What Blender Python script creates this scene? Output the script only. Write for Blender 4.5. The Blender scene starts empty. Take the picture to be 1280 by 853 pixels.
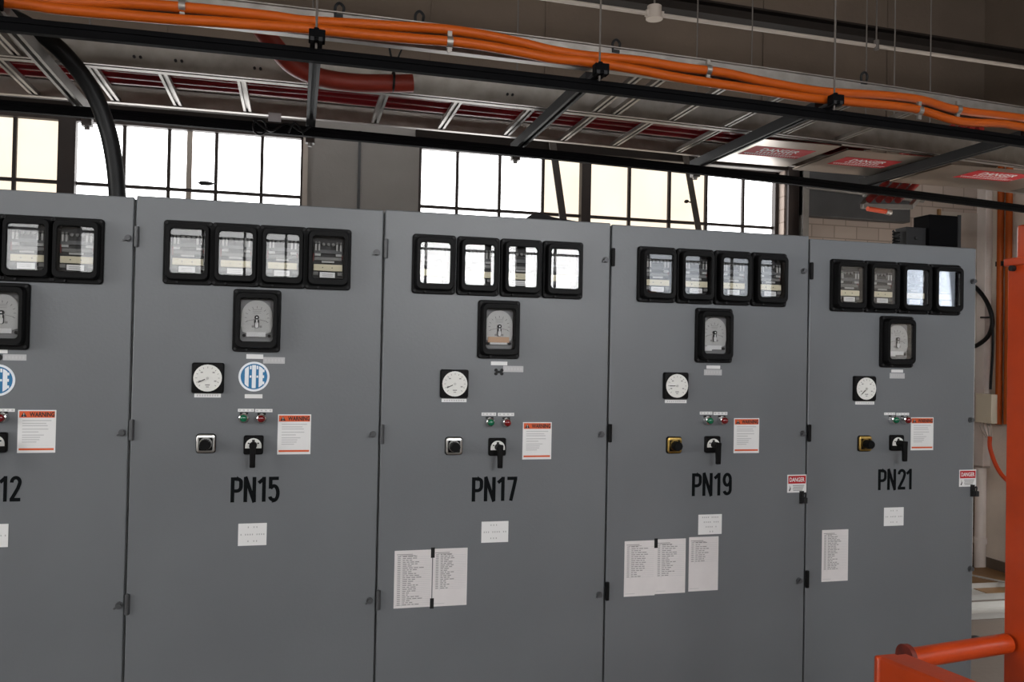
import bpy, bmesh, math, random
from mathutils import Vector, Matrix
random.seed(7)
S = bpy.context.scene
COL = S.collection
PI = math.pi

# ------------------------------------------------------------------ camera
FPX = 1060.0
YAW, PITCH, ROLL = math.radians(14.28), math.radians(0.85), math.radians(1.12)
CAM = Vector((0.578, -3.297, 1.72))
_f = Vector((math.sin(YAW)*math.cos(PITCH), math.cos(YAW)*math.cos(PITCH), math.sin(PITCH)))
_r = Vector((math.cos(YAW), -math.sin(YAW), 0))
_u = _r.cross(_f)
R_ = _r*math.cos(ROLL) + _u*math.sin(ROLL)
U_ = -_r*math.sin(ROLL) + _u*math.cos(ROLL)
F_ = _f
cd = bpy.data.cameras.new('camera'); cam = bpy.data.objects.new('camera', cd); COL.objects.link(cam)
cd.sensor_width = 36.0; cd.lens = 36.0*FPX/1280.0; cd.clip_start = 0.05; cd.clip_end = 100
m = Matrix((R_, U_, -F_)).transposed().to_4x4(); m.translation = CAM
cam.matrix_world = m
S.camera = cam


def at(px, py, ax, v):
    """the point of the world plane (axis ax = v) seen at pixel px, py of the 1280x853 photograph"""
    d = R_*((px-640)/FPX) + U_*((426.5-py)/FPX) + F_
    return CAM + d*((v-CAM[ax])/d[ax])


# ------------------------------------------------------------------ materials
M = {}


def mat(name, col, rough=0.5, metal=0.0, noise=0.0, nscale=6.0, bump=0.0, bscale=60.0, spec=0.5, coat=0.0, emit=0.0, stretch=None, col2=None):
    mt = bpy.data.materials.new(name); mt.use_nodes = True
    nt = mt.node_tree; b = nt.nodes['Principled BSDF']
    c = (*col, 1)
    b.inputs['Base Color'].default_value = c
    b.inputs['Roughness'].default_value = rough
    b.inputs['Metallic'].default_value = metal
    b.inputs['Specular IOR Level'].default_value = spec
    if coat: b.inputs['Coat Weight'].default_value = coat
    tc = nt.nodes.new('ShaderNodeTexCoord'); mp = nt.nodes.new('ShaderNodeMapping')
    nt.links.new(tc.outputs['Object'], mp.inputs['Vector'])
    if stretch: mp.inputs['Scale'].default_value = stretch
    if noise or col2:
        n = nt.nodes.new('ShaderNodeTexNoise'); n.inputs['Scale'].default_value = nscale; n.inputs['Detail'].default_value = 6
        nt.links.new(mp.outputs[0], n.inputs['Vector'])
        r = nt.nodes.new('ShaderNodeValToRGB')
        a = col if col2 else tuple(x*(1-noise) for x in col)
        z = col2 if col2 else tuple(min(1, x*(1+noise)) for x in col)
        r.color_ramp.elements[0].position = .3; r.color_ramp.elements[0].color = (*a, 1)
        r.color_ramp.elements[1].position = .7; r.color_ramp.elements[1].color = (*z, 1)
        nt.links.new(n.outputs['Fac'], r.inputs['Fac']); nt.links.new(r.outputs['Color'], b.inputs['Base Color'])
        mr = nt.nodes.new('ShaderNodeMath'); mr.operation = 'MULTIPLY_ADD'
        mr.inputs[1].default_value = .15; mr.inputs[2].default_value = rough-.075
        nt.links.new(n.outputs['Fac'], mr.inputs[0]); nt.links.new(mr.outputs[0], b.inputs['Roughness'])
    if bump:
        n2 = nt.nodes.new('ShaderNodeTexNoise'); n2.inputs['Scale'].default_value = bscale; n2.inputs['Detail'].default_value = 4
        nt.links.new(mp.outputs[0], n2.inputs['Vector'])
        bp = nt.nodes.new('ShaderNodeBump'); bp.inputs['Strength'].default_value = bump; bp.inputs['Distance'].default_value = .01
        nt.links.new(n2.outputs['Fac'], bp.inputs['Height']); nt.links.new(bp.outputs['Normal'], b.inputs['Normal'])
    if emit:
        b.inputs['Emission Color'].default_value = c; b.inputs['Emission Strength'].default_value = emit
    M[name] = mt
    return mt


def mat_glass(name, ior=1.5, gain=1.6):
    mt = bpy.data.materials.new(name); mt.use_nodes = True
    nt = mt.node_tree; nt.nodes.clear()
    o = nt.nodes.new('ShaderNodeOutputMaterial'); mx = nt.nodes.new('ShaderNodeMixShader')
    t = nt.nodes.new('ShaderNodeBsdfTransparent'); g = nt.nodes.new('ShaderNodeBsdfGlossy'); g.inputs['Roughness'].default_value = 0.012
    f = nt.nodes.new('ShaderNodeFresnel'); f.inputs['IOR'].default_value = ior
    k = nt.nodes.new('ShaderNodeMath'); k.operation = 'MULTIPLY'; k.inputs[1].default_value = gain; k.use_clamp = True
    nt.links.new(f.outputs[0], k.inputs[0]); nt.links.new(k.outputs[0], mx.inputs[0])
    nt.links.new(t.outputs[0], mx.inputs[1]); nt.links.new(g.outputs[0], mx.inputs[2]); nt.links.new(mx.outputs[0], o.inputs[0])
    M[name] = mt


def mat_daylight(name, col, strength):
    """obscured window glass lit from outside by the sky"""
    mt = bpy.data.materials.new(name); mt.use_nodes = True
    nt = mt.node_tree; b = nt.nodes['Principled BSDF']
    b.inputs['Base Color'].default_value = (.3, .3, .3, 1); b.inputs['Roughness'].default_value = .3
    tc = nt.nodes.new('ShaderNodeTexCoord'); n = nt.nodes.new('ShaderNodeTexNoise'); n.inputs['Scale'].default_value = 3.0
    nt.links.new(tc.outputs['Object'], n.inputs['Vector'])
    r = nt.nodes.new('ShaderNodeValToRGB')
    r.color_ramp.elements[0].position = .3; r.color_ramp.elements[0].color = tuple(x*.9 for x in col)+(1,)
    r.color_ramp.elements[1].position = .7; r.color_ramp.elements[1].color = (*col, 1)
    nt.links.new(n.outputs['Fac'], r.inputs['Fac']); nt.links.new(r.outputs['Color'], b.inputs['Emission Color'])
    b.inputs['Emission Strength'].default_value = strength
    M[name] = mt


mat('cabinet_paint', (.152, .162, .173), .38, spec=.45, noise=.05, nscale=2.2, bump=.05, bscale=90)
mat('cabinet_side', (.17, .175, .18), .5, noise=.05)
mat('gap_black', (.004, .004, .004), .8)
mat('bakelite', (.0035, .0035, .0038), .5, noise=.2, nscale=20, spec=.13)
mat('black_plate', (.012, .012, .013), .6, noise=.25, nscale=40)
mat('relay_grey', (.09, .093, .097), .6, noise=.3, nscale=60)
mat('dull_metal', (.16, .16, .155), .55, metal=.3)
mat('contact_white', (.42, .42, .41), .6)
mat('silver', (.62, .62, .60), .28, metal=1.0)
mat('chrome', (.75, .75, .75), .12, metal=1.0)
mat('cream', (.72, .66, .48), .6)
mat('label_white', (.80, .80, .80), .55)
mat('label_grey', (.50, .50, .51), .5)
mat('paper', (.72, .69, .69), .75, noise=.03, nscale=15)
mat('dial_white', (.78, .78, .75), .5, noise=.03)
mat('ink', (.02, .02, .022), .7)
mat('ink_soft', (.30, .29, .29), .8)
mat('ink_faint', (.56, .56, .57), .8)
mat('ink_mid', (.42, .42, .42), .8)
mat('meter_dial', (.55, .55, .54), .5)
mat('meter_grey', (.24, .24, .245), .6)
mat('beige_tag', (.62, .40, .26), .6)
mat('stencil', (.004, .005, .006), .8, spec=.1)
mat('warn_orange', (.72, .10, .018), .5)
mat('danger_red', (.48, .009, .014), .6, spec=.3)
mat('rod_grey', (.10, .085, .075), .6)
mat('blue', (.012, .17, .38), .4)
mat('logo_white', (.85, .9, .95), .4)
mat('green_lens', (.005, .13, .06), .18, coat=.5)
mat('red_lens', (.17, .006, .008), .18, coat=.5)
mat('brass', (.45, .30, .09), .35, metal=1.0)
mat('dark_steel', (.014, .014, .015), .6, noise=.2, spec=.3)
mat('hinge_grey', (.08, .083, .088), .45, metal=.3)
mat('black_rail', (.0025, .0025, .003), .75, noise=.3, nscale=10, spec=.06)
mat('galvanised', (.29, .265, .24), .45, metal=.75, noise=.18, nscale=14, bump=.06)
mat('galvanised_dull', (.25, .235, .22), .5, metal=.6, noise=.15, nscale=9)
mat('plate_metal', (.42, .36, .30), .3, metal=.85, noise=.12, nscale=3)
mat('orange_pipe', (.43, .074, .002), .5, spec=.3, noise=.06, nscale=4)
mat('red_cable', (.30, .008, .014), .35, noise=.1)
mat('elbow_red', (.24, .014, .010), .4, noise=.1)
mat('duct_red', (.28, .028, .014), .5, noise=.12)
mat('black_cable', (.006, .0065, .007), .45, spec=.25)
mat('black_cloth', (.006, .006, .007), .9)
mat('window_steel', (.022, .013, .010), .6, noise=.3)
mat('beam_brown', (.014, .010, .008), .75, noise=.2, spec=.2)
mat('brace_brown', (.045, .035, .028), .65, noise=.2)
mat('wall_grey', (.27, .25, .235), .8, noise=.08, nscale=3, bump=.25, bscale=40)
mat('wall_brown', (.125, .092, .068), .85, noise=.12, nscale=2, bump=.25, bscale=30)
mat('wall_beige', (.74, .66, .57), .8, noise=.10, nscale=3, bump=.2)
mat('trunk_beige', (.78, .70, .65), .6, noise=.06)
mat('box_cream', (.72, .66, .52), .5)
mat('duct_grey', (.050, .050, .052), .5, noise=.15)
mat('pipe_grey', (.42, .36, .31), .5, noise=.08)
mat('floor', (.13, .105, .088), .6, noise=.2, nscale=1.6, bump=.15, bscale=30)
mat('board_brown', (.24, .13, .05), .55, noise=.25, nscale=4)
mat('alu', (.46, .46, .45), .5, metal=.6, noise=.06)
mat('machine_orange', (.50, .050, .005), .38, noise=.12, nscale=9, bump=.05, coat=.15)
mat('machine_worn', (.16, .018, .008), .6, noise=.5, nscale=20)
mat('cord_orange', (.70, .07, .012), .45)
mat('cord_red', (.16, .008, .006), .5)
mat_glass('relay_glass', 1.5, 1.08)
mat_daylight('pane_white', (1.0, 1.0, 1.0), 5.0)
mat_daylight('pane_cream', (1.0, .86, .68), 1.08)
mat_daylight('pane_front_left', (1.0, 1.0, 1.0), 4.8)
mat_daylight('pane_front_middle', (1.0, 1.0, 1.0), 13.0)
mat_daylight('pane_front_right', (.92, .98, 1.06), 3.4)
mat_daylight('pane_fill_left', (1.0, .99, .96), 9.0)
mat_daylight('pane_fill_corner', (1.0, .96, .90), 5.0)
mat_daylight('pane_side', (.85, .95, 1.1), 3.0)


def brick(name, col, mortar):
    mt = mat(name, col, .85)
    nt = mt.node_tree; b = nt.nodes['Principled BSDF']
    tc = nt.nodes.new('ShaderNodeTexCoord'); mp = nt.nodes.new('ShaderNodeMapping'); mp.inputs['Rotation'].default_value = (PI/2, 0, 0)
    br = nt.nodes.new('ShaderNodeTexBrick'); br.inputs['Scale'].default_value = 2.4
    br.inputs['Color1'].default_value = (*col, 1); br.inputs['Color2'].default_value = tuple(x*.88 for x in col)+(1,)
    br.inputs['Mortar'].default_value = (*mortar, 1); br.inputs['Mortar Size'].default_value = .012
    nt.links.new(tc.outputs['Object'], mp.inputs[0]); nt.links.new(mp.outputs[0], br.inputs[0]); nt.links.new(br.outputs[0], b.inputs['Base Color'])


brick('block_wall', (.42, .34, .29), (.25, .20, .17))


# ------------------------------------------------------------------ mesh builder
_txt = {}


def text_geo(s, bold=0.0):
    k = (s, bold)
    if k not in _txt:
        cu = bpy.data.curves.new('lettering', 'FONT'); cu.body = s; cu.offset = bold; cu.resolution_u = 3
        ob = bpy.data.objects.new('lettering', cu); COL.objects.link(ob)
        bpy.context.view_layer.update()
        me = bpy.data.meshes.new_from_object(ob.evaluated_get(bpy.context.evaluated_depsgraph_get()))
        _txt[k] = ([v.co.copy() for v in me.vertices], [list(p.vertices) for p in me.polygons])
        bpy.data.objects.remove(ob); bpy.data.curves.remove(cu); bpy.data.meshes.remove(me)
    return _txt[k]


def rrect(w, h, r, cx=0, cz=0, n=5):
    pts = []
    r = min(r, w/2-1e-5, h/2-1e-5)
    for (sx, sz, a0) in ((1, 1, 0), (-1, 1, PI/2), (-1, -1, PI), (1, -1, 3*PI/2)):
        for i in range(n+1):
            a = a0 + PI/2*i/n
            pts.append((cx+sx*(w/2-r)+r*math.cos(a), cz+sz*(h/2-r)+r*math.sin(a)))
    return pts


def circ(r, cx=0, cz=0, n=28):
    return [(cx+r*math.cos(2*PI*i/n), cz+r*math.sin(2*PI*i/n)) for i in range(n)]


class MB:
    def __init__(s): s.v = []; s.f = []; s.m = []

    def add(s, vs, fs, mi=0):
        b = len(s.v); s.v += [Vector(v) for v in vs]
        for f in fs: s.f.append([b+i for i in f]); s.m.append(mi)
        return s

    def box(s, x0, x1, y0, y1, z0, z1, mi=0):
        vs = [(x, y, z) for x in (x0, x1) for y in (y0, y1) for z in (z0, z1)]
        return s.add(vs, [(0, 1, 3, 2), (4, 6, 7, 5), (0, 4, 5, 1), (2, 3, 7, 6), (0, 2, 6, 4), (1, 5, 7, 3)], mi)

    def prism(s, pts, y0, y1, mi=0):
        """2-D outline in x, z (counter-clockwise) pushed from y0 (far) to y1 (near, smaller y)"""
        n = len(pts)
        vs = [(x, y0, z) for x, z in pts]+[(x, y1, z) for x, z in pts]
        fs = [list(range(n, 2*n)), list(range(n-1, -1, -1))]+[(i, (i+1) % n, n+(i+1) % n, n+i) for i in range(n)]
        return s.add(vs, fs, mi)

    def loft(s, loops, mi=0, cap0=False, cap1=False):
        """loops: lists of 3-D points of equal count"""
        n = len(loops[0]); vs = [p for l in loops for p in l]; fs = []
        for k in range(len(loops)-1):
            for i in range(n):
                j = (i+1) % n
                fs.append((k*n+i, k*n+j, (k+1)*n+j, (k+1)*n+i))
        if cap0: fs.append(list(range(n-1, -1, -1)))
        if cap1: fs.append([(len(loops)-1)*n+i for i in range(n)])
        return s.add(vs, fs, mi)

    def tube(s, pts, r, mi=0, n=12, cap=True):
        pts = [Vector(p) for p in pts]; loops = []
        t0 = (pts[1]-pts[0]).normalized()
        ref = Vector((0, 0, 1)) if abs(t0.z) < .9 else Vector((1, 0, 0))
        a = t0.cross(ref).normalized()
        for i, p in enumerate(pts):
            t = (pts[min(i+1, len(pts)-1)]-pts[max(i-1, 0)]).normalized()
            a = (a-t*a.dot(t)).normalized(); b = t.cross(a)
            rr = r[i] if isinstance(r, (list, tuple)) else r
            loops.append([p+(a*math.cos(2*PI*k/n)+b*math.sin(2*PI*k/n))*rr for k in range(n)])
        return s.loft(loops, mi, cap, cap)

    def cyl(s, p0, p1, r, mi=0, n=16, r1=None):
        return s.tube([p0, p1], [r, r if r1 is None else r1], mi, n)

    def bar(s, p0, p1, w, h, mi=0, up=(0, 0, 1)):
        """box of width w and height h along p0-p1"""
        p0, p1 = Vector(p0), Vector(p1); t = (p1-p0).normalized()
        a = t.cross(Vector(up)).normalized(); b = a.cross(t)
        lp = lambda p: [p+a*(sx*w/2)+b*(sz*h/2) for sx, sz in ((-1, -1), (1, -1), (1, 1), (-1, 1))]
        return s.loft([lp(p0), lp(p1)], mi, True, True)

    def sweep(s, path, prof, mi=0):
        """profile (dy, dz) closed outline along a path that runs mostly in x"""
        return s.loft([[Vector((p[0], p[1]+a, p[2]+b)) for a, b in prof] for p in path], mi, True, True)

    def text(s, st, cx, cz, w, h, y, mi=0, bold=0.0, depth=0.0006):
        vs, fs = text_geo(st, bold)
        x0 = min(v.x for v in vs); x1 = max(v.x for v in vs); z0 = min(v.y for v in vs); z1 = max(v.y for v in vs)
        sx = w/(x1-x0); sz = h/(z1-z0)
        q = [(cx+(v.x-(x0+x1)/2)*sx, y, cz+(v.y-(z0+z1)/2)*sz) for v in vs]
        return s.add(q, fs, mi)

    def mesh(s, name, mats, angle=35):
        me = bpy.data.meshes.new(name); me.from_pydata(s.v, [], s.f)
        for k in mats: me.materials.append(M[k])
        me.polygons.foreach_set('material_index', s.m)
        bm = bmesh.new(); bm.from_mesh(me)
        bmesh.ops.recalc_face_normals(bm, faces=bm.faces[:]); bm.to_mesh(me); bm.free()
        me.polygons.foreach_set('use_smooth', [True]*len(me.polygons))
        me.set_sharp_from_angle(angle=math.radians(angle)); me.update()
        return me

    def build(s, name, mats, parent=None, loc=(0, 0, 0), bevel=0.0, angle=35):
        if isinstance(mats, str): mats = [mats]
        o = bpy.data.objects.new(name, s.mesh(name, mats, angle)); COL.objects.link(o)
        o.parent = parent; o.location = loc
        if bevel:
            b = o.modifiers.new('edge', 'BEVEL'); b.width = bevel; b.segments = 2; b.limit_method = 'ANGLE'; b.angle_limit = math.radians(40)
        return o


def inst(src, name, parent, loc):
    """a copy of a mesh object and of its children, mesh data shared"""
    o = src.copy(); o.name = name; COL.objects.link(o); o.parent = parent; o.location = loc
    for ch in list(src.children):
        c = ch.copy(); COL.objects.link(c); c.parent = o
    return o


def tag(o, label, cat, group=None, kind=None):
    o['label'] = label; o['category'] = cat
    if group: o['group'] = group
    if kind: o['kind'] = kind
    return o


def struct(o):
    o['kind'] = 'structure'; return o


def empty(name, loc, label=None, cat=None, group=None):
    o = bpy.data.objects.new(name, None); COL.objects.link(o); o.location = loc; o.empty_display_size = .1
    if label: tag(o, label, cat, group)
    return o


def smooth(pts, k=6):
    """Catmull-Rom through points"""
    p = [Vector(q) for q in pts]; p = [p[0]*2-p[1]]+p+[p[-1]*2-p[-2]]; out = []
    for i in range(1, len(p)-2):
        for j in range(k):
            t = j/k
            out.append(.5*((2*p[i])+(p[i+1]-p[i-1])*t+(2*p[i-1]-5*p[i]+4*p[i+1]-p[i+2])*t*t+(3*p[i]-p[i-1]-3*p[i+1]+p[i+2])*t**3))
    out.append(p[-2]); return out


# ------------------------------------------------------------------ the room
XL, XR, YB, YF, ZC = -5.0, 6.24, 2.72, -5.5, 4.95
W1 = (-2.15, 0.61); W2 = (1.40, 4.33); WZ = (1.45, 3.225)
struct(MB().box(XL-.3, XR+.3, YF-.3, YB+.4, -.2, 0).build('floor', 'floor'))
struct(MB().box(XL-.3, XR+.3, YF-.3, YB+.4, ZC, ZC+.2).build('ceiling', 'wall_brown'))
b = MB()
ZB = 3.36
for (x0, x1, z0, z1, k) in ((XL-.3, W1[0], 0, ZB, 0), (W1[1], W2[0], 0, ZB, 0), (W2[1], XR+.3, 0, 2.84, 2), (W2[1], XR+.3, 2.84, ZB, 2),
                            (W1[0], W1[1], 0, WZ[0], 0), (W2[0], W2[1], 0, WZ[0], 0), (W1[0], W1[1], WZ[1], ZB, 0), (W2[0], W2[1], WZ[1], ZB, 0),
                            (XL-.3, XR+.3, ZB, ZC, 1)):
    b.box(x0, x1, YB, YB+.3, z0, z1, k)
struct(b.build('wall_back', ['wall_grey', 'wall_brown', 'block_wall']))
# panel joints of the upper wall and of the pier between the windows
j = MB()
for px in (208, 540, 683, 955, 1110):
    x = at(px, 20, 1, YB).x
    j.box(x-.008, x+.008, YB-.012, YB, ZB, ZC-.01)
struct(j.build('trim_1', 'wall_brown'))
x = at(449, 210, 1, YB).x
struct(MB().box(x-.009, x+.009, YB-.01, YB, 0, ZB-.1).build('trim_2', 'duct_grey'))
x0 = at(385, 210, 1, YB).x
struct(MB().box(x0-.035, x0-.002, YB-.03, YB, 1.4, 3.25).build('trim_3', 'pipe_grey'))

# right wall with its window near the front of the room
SW = (-3.92, -2.75, 2.08, 3.3)
DW = (.15, 1.55, .12, 2.35)
b = MB()
b.box(XR, XR+.3, SW[1], DW[0], 0, ZC).box(XR, XR+.3, DW[1], YB, 0, ZC).box(XR, XR+.3, DW[0], DW[1], 0, DW[2]).box(XR, XR+.3, DW[0], DW[1], DW[3], ZC).box(XR, XR+.3, YF, SW[0], 0, ZC).box(XR, XR+.3, SW[0], SW[1], 0, SW[2]).box(XR, XR+.3, SW[0], SW[1], SW[3], ZC)
b.box(XR-.004, XR, YF, YB, ZB, ZC, 1)
struct(b.build('wall_right', ['wall_beige', 'wall_brown']))
struct(MB().box(XR-.02, XR, 1.6, YB, 0, .09).build('baseboard_right', 'wall_brown'))


def window(name, axis, a0, a1, z0, z1, d, vbars, hbars, post, panes_of, barw=.022, dirn=1):
    """steel window in a wall: axis 'x' runs along x at y = d; axis 'y' runs along y at x = d. frame is the thing, panes its child"""
    fr = MB(); pn = MB()
    def bx(mb, u0, u1, t0, t1, w0, w1, k=0):
        if axis == 'x': mb.box(u0, u1, t0, t1, w0, w1, k)
        else: mb.box(t0, t1, u0, u1, w0, w1, k)
    bx(fr, a0-.005, a0+.03, d-.05, d+.05, z0, z1); bx(fr, a1-.03, a1+.005, d-.05, d+.05, z0, z1)
    bx(fr, a0, a1, d-.05, d+.05, z1-.03, z1+.02); bx(fr, a0, a1, d-.05, d+.05, z0-.01, z0+.05)
    for v in vbars: bx(fr, v-barw/2, v+barw/2, d-.022, d+.022, z0, z1)
    for v, w in post: bx(fr, v-w/2, v+w/2, d-.06, d+.05, z0, z1)
    for h in hbars: bx(fr, a0, a1, d-.020, d+.020, h-barw/2, h+barw/2)
    ed = sorted([a0]+list(vbars)+[v for v, _ in post]+[a1])
    for u0, u1 in zip(ed[:-1], ed[1:]):
        bx(pn, u0, u1, d+.004, d+.010, z0, z1, panes_of((u0+u1)/2))
    return fr, pn


YW = 2.85
xs = lambda L, y=225: [at(p, y, 1, YW).x for p in L]
ZM = 2.79
fr, pn = window('window_1', 'x', W1[0], W1[1], WZ[0], WZ[1], YW, xs([18, 155, 211, 270, 327])+[-1.5, -1.8], [ZM, ZM-.43, ZM-.86], [(xs([85])[0], .105)],
                lambda u: 1 if u < xs([85])[0] else 0)
w1 = struct(fr.build('window_1', 'window_steel')); pn.build('panes', ['pane_white', 'pane_cream'], w1)
fr, pn = window('window_2', 'x', W2[0], W2[1], WZ[0], WZ[1], YW, xs([571, 624, 678, 786, 836, 882, 928]), [ZM-.01, ZM-.44, ZM-.87], [(xs([730])[0], .075)],
                lambda u: 1 if xs([690])[0] < u < xs([880])[0] else 0)
w2 = struct(fr.build('window_2', 'window_steel')); pn.build('panes', ['pane_white', 'pane_cream'], w2)
x = at(237, 200, 1, YW).x
fr = MB().box(x-.018, x+.018, YW-.016, YW-.004, WZ[0], WZ[1]).build('glazing_bar', 'pipe_grey', w1)
# lintel strips over the windows
struct(MB().box(W1[0]-.1, W1[1]+.03, YB-.03, YB, 3.235, 3.29).build('trim_4', 'beam_brown'))
struct(MB().box(W2[0]-.03, W2[1]+.1, YB-.03, YB, 3.225, 3.30).build('trim_5', 'beam_brown'))

# front wall behind the photographer, with the row of tall windows that light the boards
FW = [(-3.3, -1.75), (-1.45, .64), (1.55, 3.72), (4.02, 5.95)]
FV = [[-2.9, -2.5, -2.1], [-1.1, -.72, -.33, .064, .458], [1.87, 3.28], [4.37, 5.40, 5.76]]; FP = [[], [], [(2.53, .06), (2.89, .10)], [(4.72, .12), (5.06, .12)]]
FM = ['pane_front_left', 'pane_front_left', 'pane_front_middle', 'pane_front_right']
FZ = (2.28, 3.75); FZ0 = [2.2, 2.2, 2.2, 2.28]
b = MB(); last = XL-.3
for (a0, a1), f0 in zip(FW, FZ0):
    b.box(last, a0, YF-.3, YF, 0, ZC); b.box(a0, a1, YF-.3, YF, 0, f0); b.box(a0, a1, YF-.3, YF, FZ[1], ZC); last = a1
b.box(last, XR+.3, YF-.3, YF, 0, ZC)
struct(b.build('wall_front', 'wall_grey'))
for i, (a0, a1) in enumerate(FW):
    fr, pn = window('w', 'x', a0, a1, FZ0[i], FZ[1], YF-.08, FV[i], [2.80, 3.27], FP[i], lambda u: 0, barw=.024)
    w = struct(fr.build('window_%d' % (i+3), 'window_steel')); pn2 = pn.build('panes', FM[i], w); pn2.location.y = -.02
    
fr, pn = window('w', 'y', SW[0], SW[1], SW[2], SW[3], XR+.08, [-3.16], [2.85], [(-3.50, .05)], lambda u: 0, barw=.03)
w = struct(fr.build('window_7', 'window_steel')); pn.build('panes', 'pane_side', w)
# unseen glazed opening, added to the right wall to brighten the back corner
fr, pn = window('w', 'y', DW[0], DW[1], DW[2], DW[3], XR+.08, [.62, 1.09], [.75, 1.55], [], lambda u: 0, barw=.04)
w = struct(fr.build('window_9', 'window_steel')); pn.build('panes', 'pane_fill_corner', w)
# left wall; its wide window is unseen, added for light from the left
LW = (-4.6, -1.6, 1.3, 3.6)
b = MB().box(XL-.3, XL, LW[1], YB, 0, ZC).box(XL-.3, XL, YF, LW[0], 0, ZC).box(XL-.3, XL, LW[0], LW[1], 0, LW[2]).box(XL-.3, XL, LW[0], LW[1], LW[3], ZC)
struct(b.build('wall_left', 'wall_grey'))
fr, pn = window('w', 'y', LW[0], LW[1], LW[2], LW[3], XL-.08, [LW[0]+.5*k for k in range(1, 6)], [1.9, 2.5, 3.1], [], lambda u: 0, barw=.03)
w = struct(fr.build('window_8', 'window_steel')); o = pn.build('panes', 'pane_fill_left', w); o.location.x = -.02

# ------------------------------------------------------------------ door furniture prototypes (built once, shared meshes)
PROTO = {}


def proto(key, fn):
    if key not in PROTO: PROTO[key] = fn(); PROTO[key].name
    return PROTO[key]


def place(key, fn, name, parent, loc):
    """first use builds, later uses copy the built one with its children"""
    if key not in PROTO:
        o = fn(parent); o.name = name; o.location = loc; PROTO[key] = o
        return o
    return inst(PROTO[key], name, parent, loc)


def lp(pts, y): return [(x, y, z) for x, z in pts]


def case_frame():
    b = MB()
    pr = [(.171, .232, .012, 0, 0), (.171, .232, .012, -.011, 0), (.167, .228, .011, -.014, 0), (.152, .207, .020, -.014, .001), (.148, .203, .020, -.042, .001),
          (.143, .198, .020, -.047, .001), (.122, .164, .014, -.046, .002), (.117, .159, .012, -.042, .002), (.117, .159, .012, -.004, .002)]
    b.loft([lp(rrect(w, h, r, 0, dz), y) for w, h, r, y, dz in pr])
    for sx in (-1, 1):
        for sz in (-1, 1):
            b.cyl((sx*.0755, -.010, sz*.106), (sx*.0755, -.019, sz*.106), .0052, 1, 8)
    b.cyl((-.035, -.012, -.1085), (-.035, -.028, -.1085), .004, 1, 8)
    return b


def glass_mb(): return MB().prism(rrect(.119, .161, .012, 0, .002), -.037, -.040)


def make_relay(parent):
    fr = case_frame().build('protective_relay', ['bakelite', 'dark_steel'], parent, angle=50)
    b = MB()
    b.prism(rrect(.117, .159, .01, 0, .002), -.001, -.0035, 0)
    b.box(-.052, .052, -.016, -.004, .020, .034, 4).box(-.050, .050, -.014, -.004, -.006, .006, 1)
    b.box(-.053, .053, -.020, -.004, -.046, -.022, 2)
    b.box(-.024, .022, -.024, -.020, -.016, -.009, 3)
    for x in (-.046, -.034, .032, .046):
        b.box(x-.0032, x+.0032, -.022, -.004, .030, .054, 3)
        b.cyl((x, -.004, .060), (x, -.020, .060), .004, 1, 8)
    b.box(-.050, -.028, -.018, -.004, .010, .019, 3).box(.028, .050, -.018, -.004, .010, .019, 3)
    b.box(-.056, -.052, -.012, -.004, -.01, .02, 5).box(.050, .054, -.012, -.004, .0, .014, 5)
    for x in (-.018, 0, .018): b.cyl((x, -.004, .055), (x, -.016, .055), .006, 1, 10)
    for x in (-.02, .015): b.cyl((x, -.020, -.034), (x, -.0215, -.034), .002, 6, 8)
    b.box(-.054, -.036, -.018, -.004, -.062, -.050, 1).box(.036, .054, -.018, -.004, -.062, -.050, 1)
    b.build('relay_movement', ['black_plate', 'dull_metal', 'cream', 'contact_white', 'relay_grey', 'cord_red', 'ink'], fr)
    c = MB().box(-.030, .026, -.026, -.022, -.072, -.052, 0)
    for k in range(2): c.box(-.022, .018, -.0264, -.026, -.060-.006*k, -.0585-.006*k, 1)
    c.build('nameplate', ['label_white', 'ink_soft'], fr)
    glass_mb().build('glass_cover', 'relay_glass', fr)
    return fr


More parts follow.
